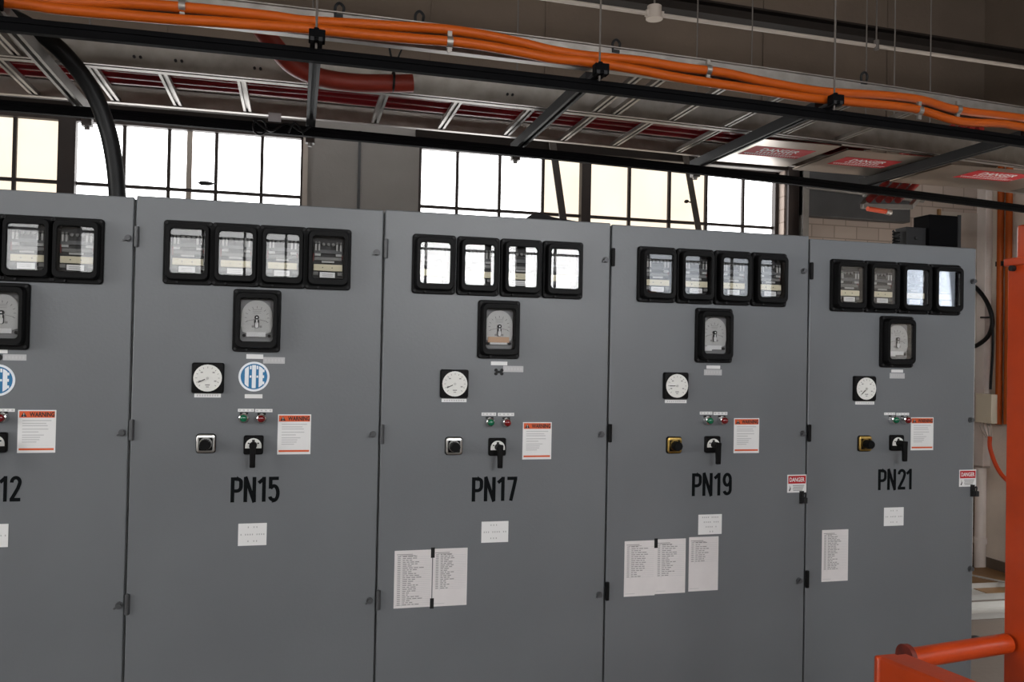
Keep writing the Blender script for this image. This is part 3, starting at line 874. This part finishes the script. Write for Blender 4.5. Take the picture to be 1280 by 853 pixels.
# trapeze hangers
HG = [((393, 60), (389, 165), 'dark_steel', 'black trapeze hanger with a threaded rod beside the end of the red duct'),
      ((735, 92), (662, 180), 'dark_steel', 'dark trapeze hanger slanting over the middle of window two, above cabinet PN17'),
      ((1028, 130), (890, 203), 'dark_steel', 'dark trapeze hanger left of the first red danger plate'),
      ((1215, 185), (1085, 235), 'dark_steel', 'dark trapeze hanger between the second and third danger plates'),
      ((28, 50), (103, 135), 'galvanised_dull', 'pale grey trapeze hanger at the far left beside the thick black cable')]
for (p0, p1, mk, lb) in HG:
    a = at(*p0, 2, 2.80); c = at(*p1, 2, 2.80); x = (a.x+c.x)/2
    y0, y1 = -.268+cv(x), 1.012+cv(x)
    rt = empty('trapeze_hanger', (x, y0, 2.80), lb, 'hanger', 'trapeze hangers of the cable trays')
    b = MB(); z0, z1 = -.012, (.036 if p0[0] != 393 else .011)
    prof = [(-.021, z0), (-.008, z0), (-.008, z0+.02), (.008, z0+.02), (.008, z0), (.021, z0), (.021, z1), (-.021, z1)]
    b.loft([[(u, y, w_) for u, w_ in prof] for y in (.105, y1-y0+.03)], 0, True, True)
    b.loft([[(u, y, min(w_, .002)) for u, w_ in prof] for y in (-.03, .105)], 0, True, True)
    b.build('strut', mk, rt)
    MB().cyl((0, .0, -.03), (.0, .0, ZC-2.80), .0042, 0, 8).build('rod', 'rod_grey', rt)
    MB().cyl((0, y1-y0, -.06), (0, y1-y0, ZC-2.80), .0042, 0, 8).build('rod', 'rod_grey', rt)
    MB().box(-.026, .03, -.028, .012, -.011, .030).cyl((0, -.008, .030), (0, -.008, .040), .011, 0, 6).build('bracket', 'black_rail', rt, bevel=.003)
    MB().box(-.022, .022, y1-y0-.02, y1-y0+.02, -.06, -.012).cyl((0, y1-y0, -.06), (0, y1-y0, -.075), .012, 0, 6).build('bracket', 'galvanised_dull', rt)

# orange conduits clipped to the side of the near tray
def on_front(L, y0, xa=None):
    out = []
    for px, py in L:
        y = y0
        for _ in range(4):
            p = at(px, py, 1, y); y = y0+cv(p.x)
        out.append(at(px, py, 1, y))
    return out


CU = [(52, 1), (155, 4.3), (200, 7), (269, 13), (337, 20), (380, 26), (449, 30), (504, 33.5), (552, 36.5), (600, 43), (649, 53), (690, 63), (735, 70), (800, 76), (850, 84), (905, 91), (951, 101), (1025, 114), (1102, 119), (1152, 125), (1199, 138), (1280, 148)]
CL = [(17, 5), (69, 12), (138, 18.5), (220, 25.5), (269, 28.5), (337, 33.5), (380, 36.5), (449, 43.5), (517, 49.5), (562, 52.8), (600, 57.6), (649, 66), (690, 74), (735, 78.5), (800, 89), (850, 98.5), (951, 114), (1018, 124), (1119, 133.5), (1152, 139), (1199, 152.5), (1253, 155.5), (1280, 160)]
for nm, L, lb, cl in (('u', CU, 'upper of the two orange conduits clipped along the near cable tray', [(228, 8), (885, 87.5), (1197, 137)]),
                      ('l', CL, 'lower of the two orange conduits clipped along the near cable tray', [(562, 52.8), (1149, 138.5)])):
    yo = YA0-(.036 if nm == 'u' else .068)
    pts = [q+Vector((0, 0, 0 if nm == 'u' else .003)) for q in on_front(L, yo)]
    pts = [pts[0]+Vector((-1.6, .06, .0)), pts[0]+Vector((-.5, .01, 0))]+pts+[pts[-1]+Vector((.8, .08, 0))]
    o = MB().tube(smooth(pts, 5), .0185, 0, 14).build('orange_conduit', 'orange_pipe'); tag(o, lb, 'conduit', 'orange conduits on the tray')
    for q in on_front(cl, yo):
        b = MB(); b.tube([(q.x-.011, q.y, q.z), (q.x+.011, q.y, q.z)], .0215, 0, 14).box(q.x-.008, q.x+.008, q.y-.006, q.y+.008, q.z+.018, q.z+.040).box(q.x-.008, q.x+.008, q.y-.006, q.y+.008, q.z-.040, q.z-.018)
        b.build('clamp', 'galvanised', o)

# red power cables lying in the far tray
RC = [.500, .582, .664, .746]
RN = ['red power cable in the far tray, nearest the camera of the four', 'red power cable in the far tray, second of the four from the camera',
      'red power cable in the far tray, third of the four from the camera', 'red power cable in the far tray, farthest from the camera of the four']
for k, y in enumerate(RC):
    pts = [(x, y+cv(x)+.004*math.sin(3*x+k), ZT+.0585+.002*math.sin(5*x+2*k)) for x in [XA+.1+.25*q for q in range(40)] if x < 3.75]
    o = MB().tube(pts, .031, 0, 12).build('red_cable', 'red_cable'); tag(o, RN[k], 'cable', 'red cables in the tray')

# big red duct that drops the cables into the tray
pts = smooth([at(px, py, 1, y) for px, py, y in ((315, 18, .06), (330, 40, .10), (347, 62, .16), (364, 80, .22), (386, 92, .28), (412, 99.5, .325), (445, 103.5, .345), (480, 104.5, .35), (516, 104, .35))], 6)
DEND = pts[-1]
o = MB().tube(pts, .038, 0, 18).build('red_duct', 'duct_red')
tag(o, 'thick dull red flexible duct curving into the tray above cabinet PN15', 'duct')
# loose dark straps round its end
for (px, py, s) in ((497, 102, .2), (486, 100, -.15)):
    pass
b = MB(); q = DEND+Vector((-.085, 0, 0)); b.tube([q+Vector((.0, .043*math.cos(a), .043*math.sin(a))) for a in [2*PI*k/20 for k in range(21)]], .006, 0, 6)
b.tube([q+Vector((0, -.04, .03)), q+Vector((-.02, -.07, .09)), q+Vector((-.03, -.08, .13))], .005, 0, 6)
b.tube([q+Vector((0, -.01, .05)), q+Vector((.03, -.05, .13))], .004, 0, 6)
tag(b.build('strap', 'black_cable'), 'thin black strap tied round the end of the red duct', 'strap')

# thick black cable down to the cabinet top
pts = smooth([(-1.3, .20, 2.99), (-.75, .20, 2.975), (-.50, .22, 2.945), (-.365, .27, 2.885), (-.275, .32, 2.80), (-.215, .36, 2.705), (-.172, .39, 2.58), (-.147, .40, 2.453), (-.134, .40, 2.335), (-.130, .40, 2.262)], 6)
o = MB().tube(pts, .033, 0, 16).build('thick_black_cable', 'black_cable')
tag(o, 'thick black cable curving down from the trays onto cabinet PN12', 'cable')

# danger plates under the right end of the far tray
def plate(xa, xb, sq, lb):
    y0 = YB0+.03+cv((xa+xb)/2); y1 = YB1-.004+cv((xa+xb)/2)
    rt = empty('tray_cover_plate', ((xa+xb)/2, (y0+y1)/2, ZT-.0078), lb, 'cover plate', 'danger plates under the far tray')
    w = xb-xa; d = y1-y0
    b = MB().box(-w/2, w/2, -d/2, d/2, -.003, 0).box(-w/2, w/2, d/2-.003, d/2, -.003, .007).box(-w/2, -w/2+.004, -d/2, d/2, -.003, .007).box(w/2-.004, w/2, -d/2, d/2, -.003, .007)
    b.build('plate', 'plate_metal', rt)
    sx0, sx1, sy0, sy1 = sq
    sw, sh = sx1-sx0, sy1-sy0; cx = (sx0+sx1)/2-(xa+xb)/2; cy = (sy0+sy1)/2-(y0+y1)/2
    # lettering read from below: built in x,z then turned so that its face looks down and its top points to the near side
    t = MB().box(-sw/2, sw/2, -.001, 0, -sh/2, sh/2, 0)
    t.text('DANGER', 0, sh*.20, sw*.62, sh*.30, -.0014, 1, .02)
    for k in range(10): t.box(-sw*.30+sw*.062*k-.006, -sw*.30+sw*.062*k+.005, -.0014, -.001, -sh*.14, -sh*.02, 1)
    t.box(-sw*.47, sw*.47, -.0014, -.001, -sh*.27, -sh*.24, 1)
    for k in range(22): t.box(-sw*.42+sw*.04*k-.003, -sw*.42+sw*.04*k+.003, -.0014, -.001, -sh*.38, -sh*.32, 1)
    o = t.build('danger_sticker', ['danger_red', 'label_white'], rt, (cx, cy, -.0032))
    o.rotation_euler = (-PI/2, 0, 0); o.scale = (1, 1, 1)
    o.rotation_euler = (PI/2, 0, 0)
    o['label'] = 'red danger sticker with white letters'
    return rt


plate(2.80, 3.325, (2.90, 3.26, .70, .89), 'plate with a red danger sticker under the tray, leftmost of the three')
plate(3.40, 3.98, (3.49, 3.85, .76, .94), 'plate with a red danger sticker under the tray, middle one of the three')
plate(4.15, 5.05, (4.40, 4.80, .80, 1.0), 'plate with a red danger sticker under the tray, rightmost of the three')

# ------------------------------------------------------------------ ceiling-level pipe, beam, thin hanging rods
yb = lambda x: 1.235+.042*x
b = MB(); b.sweep([(x, yb(x), 3.80) for x in (-4.98, 1, 6.235)], [(0, 0), (.11, 0), (.11, .012), (.062, .012), (.062, .07), (.11, .07), (.11, .082), (0, .082), (0, .07), (.048, .07), (.048, .012), (0, .012)])
tag(b.build('steel_beam', 'beam_brown'), 'dark steel beam crossing above the trays in the upper right corner', 'beam')
b = MB(); xp = [1.2, 2.2, 3.2, 4.2, 5.2, 6.235]
rt = empty('ceiling_conduit', (2.571, 1.3, 3.74), 'pale thin conduit with a round junction box hanging below the dark beam', 'conduit')
o = MB().tube([(x-2.571, .06*(x-2.571)*.6, -.012+.0) for x in xp], .0125, 0, 10).build('pipe', 'pipe_grey', rt)
jb = MB().cyl((0, 0, .035), (0, 0, -.030), .042, 0, 18).cyl((0, 0, -.030), (0, 0, -.042), .050, 0, 18).box(-.055, .055, -.016, .016, -.028, .006)
jb.build('junction_box', 'pipe_grey', rt)
MB().cyl((0, 0, .035), (0, 0, ZC-3.74), .006, 0, 8).build('hanging_rod', 'rod_grey', rt)
x = at(1095, 52, 1, 1.36).x-2.571
MB().cyl((x, .036*x, -.02), (x, .036*x, ZC-3.74), .005, 0, 8).cyl((x, .036*x, -.035), (x, .036*x, .025), .018, 0, 10).build('hanging_rod', 'rod_grey', rt)
for (px, py, lb) in ((1118, 100, 'thin bare hanging rod right of the pipe clip, ending at the orange conduits'), (940, 60, 'thin bare hanging rod left of the danger plates, seen above the orange conduits'), (1163, 100, 'thin bare hanging rod nearest the right photo edge above the conduits')):
    p = at(px, py, 1, YA1+.4)
    tag(MB().cyl((p.x, p.y, ZT+.10), (p.x, p.y, ZC), .0035, 0, 8).build('hanging_rod', 'rod_grey'), lb, 'rod', 'thin hanging rods')
# small hooks and clips standing on the near tray
for px, py, lb in ((424, 12, 'small black hook on the near tray edge, above the end of the red duct'), (524, 22, 'small black clip on the near tray edge left of the middle'), (770, 57, 'small black hook on the near tray edge above the window'), (1080, 97, 'dark bent hook on the near tray edge in the upper right')):
    q = on_front([(px, py)], YA0)[0]
    b = MB().tube(smooth([(q.x-.012, q.y, q.z-.03), (q.x-.014, q.y, q.z+.008), (q.x, q.y-.004, q.z+.022), (q.x+.016, q.y, q.z+.010), (q.x+.014, q.y, q.z-.012)], 4), .0055, 0, 8)
    b.box(q.x-.014, q.x+.014, q.y-.006, q.y+.010, q.z-.030, q.z-.018)
    tag(b.build('hook', 'black_cable'), lb, 'hook', 'small hooks on the near tray')

# cable loop with a white tag under the far tray
b = MB(); z0 = 2.795
def c3(L): return smooth([(x, y, z) for x, y, z in L], 5)
rt = empty('cable_loop', (.46, .83, 2.77), 'small black cable coil with a white tag hanging over the left window', 'cable')
b.tube([(.0+.03*math.cos(a)-.07, 0, -.012+.036*math.sin(a)) for a in [2*PI*k/22 for k in range(23)]], .0055, 0, 6)
b.tube(c3([(-.10, 0, .02), (-.02, -.01, -.03), (.05, 0, .015), (.12, -.01, -.02), (.16, 0, .01)]), .0055, 0, 6)
b.tube(c3([(.06, 0, -.03), (.09, -.01, .02), (.13, 0, -.03)]), .005, 0, 6)
b.build('coil', 'black_cable', rt); MB().box(-.032, .026, -.014, -.008, .016, .056).build('tag', 'label_grey', rt)

# ------------------------------------------------------------------ things in front of window two and on the cabinet tops
for a, c, wd, lb in (((693, 196), (704, 275), .052, 'sloping dark steel brace left of the middle post of the right window'), ((860, 212), (874, 292), .046, 'sloping dark steel brace across the right part of the right window')):
    p, q = at(*a, 1, 2.60), at(*c, 1, 2.60); d = (q-p)
    p = p-d*.9; q = q+d*2.0
    k = (q.z-.0)/(-d.z); q = q+d*k*.0
    b = MB().bar(p, q, wd, .010, 0, up=(0, 1, 0)).bar(p+Vector((wd*.45, .012, 0)), q+Vector((wd*.45, .012, 0)), .008, .03, 0, up=(0, 1, 0))
    o = b.build('window_brace', 'brace_brown'); tag(o, lb, 'brace', 'steel braces at the right window')
p = at(858, 252, 1, 2.58)
tag(MB().loft([[(p.x+.016*math.cos(a)*s, p.y+dy, p.z+.014*math.sin(a)*s) for a in [2*PI*k/12 for k in range(12)]] for dy, s in ((.02, .6), (.0, 1), (-.02, .7))], 0, True, True).cyl((p.x, p.y, p.z), (p.x+.05, p.y+.02, p.z), .005, 0, 6).build('round_knob', 'beam_brown'), 'small round dark knob beside the right sloping brace', 'knob')
# dark bundle of cloth and cord on PN17
zc = HT[2]-.004
rt = None
pts = smooth([(1.50, .16, zc+.010), (1.53, .15, zc+.028), (1.57, .15, zc+.034), (1.62, .155, zc+.022), (1.70, .16, zc+.018), (1.79, .15, zc+.014)], 5)
rr = [.008+.012*math.sin(PI*k/(len(pts)-1)) for k in range(len(pts))]
o = MB().tube(pts, rr, 0, 10).tube(smooth([(1.49, .17, zc+.008), (1.56, .19, zc+.026), (1.64, .18, zc+.014), (1.76, .19, zc+.010)], 5), .008, 0, 8).build('cord_bundle', 'black_cloth')
tag(o, 'flat black bundle of cord lying on top of cabinet PN17', 'cord')
# two dark rags on the left window bar and cabinet top
p = at(258, 230, 1, YW-.05)
b = MB().loft([[(p.x+u, p.y+v, p.z+w_) for u, v, w_ in L] for L in ([(-.06, 0, .004), (-.03, -.02, .016), (.02, -.02, .014), (.07, 0, .006), (.02, .01, -.004), (-.03, .01, -.006)], [(-.05, -.03, -.004), (-.03, -.03, .004), (.02, -.03, .002), (.05, -.03, 0), (.02, -.02, -.014), (-.03, -.02, -.016)])], 0, True, True)
tag(b.build('rag', 'black_cloth'), 'small dark scrap caught on the crossbar of the left window', 'scrap')
zc = HT[1]-.004; p = at(275, 247, 1, .25)
b = MB().loft([[(p.x+u, .25+v, zc+w_) for u, v, w_ in L] for L in ([(-.06, 0, .001), (-.02, -.02, .024), (.03, -.02, .026), (.055, 0, .012), (.02, .01, .001), (-.03, .01, .001)], [(-.045, -.04, .001), (-.02, -.04, .010), (.02, -.04, .012), (.05, -.04, .005), (.02, -.03, .001), (-.03, -.03, .001)])], 0, True, True)
tag(b.build('rag', 'black_cloth'), 'small dark scrap lying on top of cabinet PN15', 'scrap')

# ------------------------------------------------------------------ right end: duct, box, cables, trunking
p0, p1 = at(985, 226, 1, YB), at(1128, 275, 1, YB)
x0, x1 = 4.44, 5.44
struct(MB().box(4.345, 4.44, YB-.04, YB, 1.4, 3.26).build('trim_6', 'window_steel'))
b = MB().box(x0, x1, YB-.09, YB-.001, 2.86, 3.27)
tag(b.build('ventilation_duct', 'duct_grey', bevel=.006), 'long flat dark grey duct on the back wall right of the windows', 'duct')
struct(MB().box(x0, x0+.05, YB-.10, YB, 1.4, 3.27).build('trim_7', 'galvanised_dull'))
o = MB().tube([(x0+.02, YB-.115, 3.09), (x1+.1, YB-.115, 3.045)], .022, 0, 10).build('wall_conduit', 'galvanised_dull')
tag(o, 'grey conduit crossing the flat dark duct on the back wall', 'conduit')
# board with a wooden frame
a = at(1173, 262, 1, YB); rt = empty('wall_board', (a.x+.20, YB-.001, 2.2), 'pale board with a brown edge on the back wall behind the black box', 'board')
MB().box(-.19, .26, -.012, 0, -.6, a.z-2.2-.015).build('panel', 'pipe_grey', rt); MB().box(-.215, -.19, -.02, 0, -.6, a.z-2.2).build('frame', 'board_brown', rt)
# black box on top of the right cabinet
zt = HT[4]-.004
yq = .07; xa, xb = at(1162, 290, 1, yq).x, at(1199, 290, 1, yq).x; z1 = at(1180, 269, 1, yq).z; zt += .001
rt = empty('equipment_box', ((xa+xb)/2, yq, zt), 'black metal box standing on top of cabinet PN21', 'box')
w = xb-xa; h = z1-zt
MB().box(-w/2, w/2, 0, .11, 0, h).build('body', 'black_rail', rt, bevel=.004)
MB().box(w/2-.012, w/2+.005, -.006, .0, 0, h+.004).build('corner_strip', 'dark_steel', rt)
MB().box(-w/2-.11, -w/2-.002, .02, .10, 0, h*.62).cyl((-w/2-.06, .02, h*.3), (-w/2-.06, .012, h*.3), .008, 0, 10).build('terminal_block', 'dark_steel', rt, bevel=.003)
sp = [(-w/2-.135+.014*math.cos(t), .06+.014*math.sin(t), .008+.0022*t) for t in [k*.5 for k in range(70)]]
MB().tube(sp, .0045, 0, 6).build('coil_spring', 'black_cable', rt)

# red cables dropping through a small tray elbow
ZE = 2.80
rt = empty('tray_elbow', (4.36, 1.5, 2.76), 'small aluminium tray elbow holding a bunch of red cables, right of the windows', 'cable tray')
A, B, Cc, D = [at(px, py, 1, yy)-rt.location for px, py, yy in ((1078, 258, 1.45), (1092, 239, 1.75), (1152, 243, 1.75), (1138, 259, 1.45))]
for n_, (p, q) in (('side_rail', (A, B)), ('cross_bar', (B, Cc)), ('side_rail', (Cc, D)), ('cross_bar', (D, A))):
    MB().bar(p, q, .028, .03).build(n_, 'galvanised_dull', rt)
for k in range(4):
    e = (k+1.0)/5.0
    t0 = A.lerp(D, e)+rt.location; t1 = B.lerp(Cc, e)+rt.location
    up = at(1108+13*k, 226, 1, 1.72); top = at(1118+11*k, 205, 1, 1.55)
    pts = smooth([top+Vector((.02, -.5, .12)), top+Vector((0, -.15, .06)), top, up, t1+Vector((0, -.02, .052)), t0+Vector((0, .03, .050))], 5)
    o = MB().tube(pts, .022, 0, 12).build('red_cable', 'elbow_red')
    tag(o, ['leftmost red cable in the small tray elbow', 'second red cable from the left in the small tray elbow', 'third red cable from the left in the small tray elbow', 'rightmost and brightest red cable in the small tray elbow'][k], 'cable', 'red cables in the tray elbow')
p = at(1098, 262, 1, 1.35)
rt = empty('tube_fitting', (p.x, p.y, p.z), 'short red tube with a shiny metal end below the tray elbow', 'fitting')
MB().tube([(-.08, 0, .0), (.06, .01, -.008)], .015, 0, 10).build('tube', 'cord_orange', rt); MB().tube([(.06, .01, -.008), (.10, .013, -.012)], .019, 0, 12).build('end_cap', 'chrome', rt)  # red tube, with a chrome cap for its bright spot

# trunking and pipe in the corner
xr = XR
def rw(px, py, x=XR): return at(px, py, 0, x)
p = rw(1220, 365); q = rw(1238, 586)
y0, y1 = q.y+.005, YB-.005
rt = empty('wall_trunking', (XR, (y0+y1)/2, .85), 'wide pale trunking in the corner right of cabinet PN21, ending above the floor', 'trunking')
MB().box(-.07, 0, -(y1-y0)/2, (y1-y0)/2, 0, 2.4).build('channel', 'trunk_beige', rt, bevel=.004); MB().box(-.076, 0, -(y1-y0)/2-.004, (y1-y0)/2, -.012, .004).build('end_trim', 'pipe_grey', rt)
rt = empty('drain_pipe', (XR-.05, YB-.06, 0), 'pale vertical pipe with a collar in the corner below the trunking', 'pipe')
MB().cyl((0, 0, 0), (0, 0, .836), .045, 0, 18).build('pipe', 'trunk_beige', rt); MB().cyl((0, 0, .20), (0, 0, .25), .055, 0, 18).build('collar', 'trunk_beige', rt)
a = rw(1223, 492, XR-.10); c = rw(1243, 530, XR-.10)
rt = empty('junction_box', (XR-.071, (a.y+c.y)/2, (a.z+c.z)/2), 'cream plastic junction box on the trunking right of cabinet PN21', 'junction box')
hy = abs(a.y-c.y)/2; hz = abs(a.z-c.z)/2
MB().box(-.06, 0, -hy, hy, -hz, hz).build('housing', 'box_cream', rt, bevel=.004)
for k in range(4):
    MB().tube(smooth([(-.03, hy*(.7-.4*k), -hz), (-.035, hy*(.6-.45*k), -hz-.05), (-.02, hy*(.1-.2*k), -hz-.12)], 4), .0045, 0, 6).build('wire', 'pipe_grey', rt)
# cables on the right wall
Xc = XR-.09
pts = smooth([at(px, py, 0, Xc) for px, py in ((1212, 355), (1221, 361), (1232, 375), (1239, 392), (1240, 408), (1234, 422), (1221, 432), (1212, 434))], 6)
tag(MB().tube(pts, .018, 0, 10).build('black_cord', 'black_cable'), 'thick black cord looping out from behind the right edge of cabinet PN21', 'cord')
p = at(1226, 397, 0, Xc); q = at(1238, 397, 0, Xc)
tag(MB().bar(p, q, .014, .014).build('cord_clip', 'dark_steel'), 'small dark clip bar inside the looping black cord', 'clip')
pts = smooth([at(px, py, 0, Xc-.02) for px, py in ((1240, 397), (1241, 415), (1241, 440), (1239, 470), (1238, 487))], 5)
tag(MB().tube(pts, .010, 0, 8).build('thin_black_cord', 'black_cable'), 'thin black cord dropping from the loop into the cream junction box', 'cord')
pts = smooth([at(px, py, 0, Xc-.01) for px, py in ((1237.5, 546), (1237, 556), (1239, 566), (1245, 582), (1254, 596), (1268, 608))], 5)
tag(MB().tube(pts, .017, 0, 10).build('orange_cable', 'cord_orange'), 'orange flexible cable curving out below the cream junction box', 'cable')
for k, (L, lb) in enumerate((([(1247.5, 240), (1249, 330), (1249.5, 440), (1250, 531)], 'vertical orange conduit on the right wall, left one of the pair'), ([(1258, 240), (1259.5, 330), (1260, 440), (1260.5, 531)], 'vertical orange conduit on the right wall, right one of the pair'))):
    ps = [at(px, py, 0, XR-.05) for px, py in L]; y = sum(p.y for p in ps)/len(ps)
    o = MB().cyl((XR-.045, y, ps[-1].z), (XR-.045, y, 3.5), .026, 0, 14).build('vertical_conduit', 'orange_pipe'); tag(o, lb, 'conduit', 'vertical orange conduits')
    MB().box(XR-.06, XR, y-.035, y+.035, ps[1].z-.02, ps[1].z+.02).build('clamp', 'dark_steel', o)

# ------------------------------------------------------------------ floor at the right: spare profiles
def floor_bar(pa, pb, w, h, lb, mk='alu'):
    a, c = at(*pa, 2, 0), at(*pb, 2, 0); d = (c-a).normalized(); a = a-d*1.0; c = c+d*.5
    mid = (a+c)/2; L = (c-a).length
    o_ = MB(); t = .004
    prof = [(-w/2, 0), (w/2, 0), (w/2, h), (w/2-t, h), (w/2-t, t), (-w/2+t, t), (-w/2+t, h), (-w/2-.014, h), (-w/2-.014, h-t), (-w/2, h-t)]
    o_.loft([[(x_, a_, c_) for a_, c_ in prof] for x_ in (-L/2, L/2)], 0, True, True)
    o = o_.build('metal_channel', mk, None, (mid.x, mid.y, .001)); o.rotation_euler.z = math.atan2(d.y, d.x)
    tag(o, lb, 'metal profile', 'metal channels on the floor'); return o


floor_bar((1217, 744), (1255, 742), .26, .045, 'bright metal channel lying on the floor, the farther of the two')
o = floor_bar((1217, 768), (1255, 766), .22, .045, 'bright metal channel lying on the floor, the nearer of the two')
a = at(1236, 721, 2, 0)
o = MB().box(-.45, .45, -.42, .28, 0, .008).build('floor_board', 'board_brown', None, (a.x+.02, a.y-.05, .001)); tag(o, 'brown board lying on the floor in the back right corner', 'board')
a, c = at(1217, 720, 2, .055), at(1256, 728, 2, .055)
o = MB().bar(a+(a-c)*.8, c+(c-a)*.4, .03, .008).build('light_streak_strip', 'alu'); tag(o, 'thin bright strip on the brown board, standing for a streak of sunlight', 'metal profile')  # bright bar modelled in place of the sunlit streak on the floor
a = at(1218, 799, 2, 0)
o = MB().loft([[(a.x+.05*s*math.cos(t), a.y+.03*s*math.sin(t), z) for t in [2*PI*k/9 for k in range(9)]] for z, s in ((0.001, 1), (.012, .8), (.02, .3))], 0, True, True).build('dark_scrap', 'black_cloth'); tag(o, 'small dark scrap on the floor in front of the metal channels', 'scrap', kind='thing')

# ------------------------------------------------------------------ orange lifting frame in the foreground
XP, YP = 2.52, -1.40
rt = empty('lifting_frame', (XP, YP, 0), 'orange steel lifting frame with upright, cross tube and arm in the right foreground', 'frame')
# upright: wide channel with a narrower mast tube in it
UF = at(1257, 600, 1, YP+.045).x-XP
b = MB(); zt1 = at(1262, 325, 1, YP).z; zt0 = at(1270, 281, 1, YP+.02).z
b.loft([[(UF+u, v, z) for u, v in ((0, -.03), (.13, -.03), (.13, -.022), (.008, -.022), (.008, .035), (.13, .035), (.13, .045), (0, .045))] for z in (.06, zt1)], 0, True, True)
b.build('upright', 'machine_orange', rt, bevel=.003)
MB().loft([[(UF+u, v, z) for u, v in ((.012, -.018), (.12, -.018), (.12, .030), (.012, .030))] for z in (.06, zt0)], 0, True, True).build('inner_mast', 'machine_orange', rt, bevel=.006)
MB().box(UF-.006, UF+.14, -.040, .055, zt1-.012, zt1+.010).build('top_collar', 'machine_orange', rt, bevel=.003)
MB().cyl((UF-.004, .02, zt1-.020), (UF-.016, .02, zt1-.020), .008, 0, 10).build('bolt', 'dark_steel', rt)
MB().box(-.10, .25, -.20, .40, 0, .06).build('foot', 'machine_orange', rt, bevel=.01)
# cross tube
t0 = at(1136, 823.5, 1, YP-.02)-rt.location; t1 = at(1258, 822, 1, YP+.02)-rt.location
t0.z = at(1130, 824.5, 1, YP-.02).z; t1.z = t0.z+.004
MB().cyl(t0, t1+Vector((.0, 0, 0)), .0262, 0, 24).build('cross_tube', 'machine_orange', rt)
MB().cyl(t0+Vector((-.014, 0, .004)), t0+Vector((0, 0, .004)), .034, 0, 22).build('end_disc', 'machine_worn', rt)
# arm towards the camera
a0 = at(1128, 822, 1, YP-.03)-rt.location
xl = at(1093, 820, 1, YP-.05).x-XP+.003; zt = at(1110, 817, 1, YP-.06).z
b = MB()
P = [(xl, -.06), (xl+.085, -.055), (xl+.19, -.62), (xl+.105, -.64)]
b.loft([[(x_, y_, zt-.115) for x_, y_ in P], [(x_, y_, zt-.004) for x_, y_ in P]], 0, True, True)
b.build('arm', 'machine_orange', rt, bevel=.008)
pts = smooth([(xl+.012, -.066, zt-.020), (xl+.035, -.068, zt-.026), (xl+.045, -.072, zt-.050), (xl+.046, -.072, zt-.112)], 5)
MB().box(xl-.003, xl+.06, -.066, -.046, zt-.40, zt-.006).build('end_plate', 'machine_orange', rt, bevel=.006)
MB().tube(pts, .004, 0, 8).build('weld_bead', 'machine_orange', rt)
MB().box(xl+.0, xl+.05, -.06, -.02, .06, zt-.38).build('leg', 'machine_orange', rt, bevel=.004)
MB().box(xl-.05, xl+.35, -.10, .02, 0, .06).build('foot', 'machine_orange', rt, bevel=.01)

# ------------------------------------------------------------------ world and view
w = bpy.data.worlds.new('world'); S.world = w; w.use_nodes = True
nt = w.node_tree; bg = nt.nodes['Background']
sk = nt.nodes.new('ShaderNodeTexSky'); sk.sky_type = 'HOSEK_WILKIE'
nt.links.new(sk.outputs[0], bg.inputs[0]); bg.inputs[1].default_value = .4
S.view_settings.view_transform = 'Standard'; S.view_settings.look = 'None'
S.view_settings.gamma = 1.0; S.view_settings.use_curve_mapping = False
S.view_settings.exposure = 0.2
S.cycles.use_denoising = True
S.cycles.max_bounces = 8; S.cycles.diffuse_bounces = 5; S.cycles.transparent_max_bounces = 12
S.cycles.sample_clamp_indirect = 8
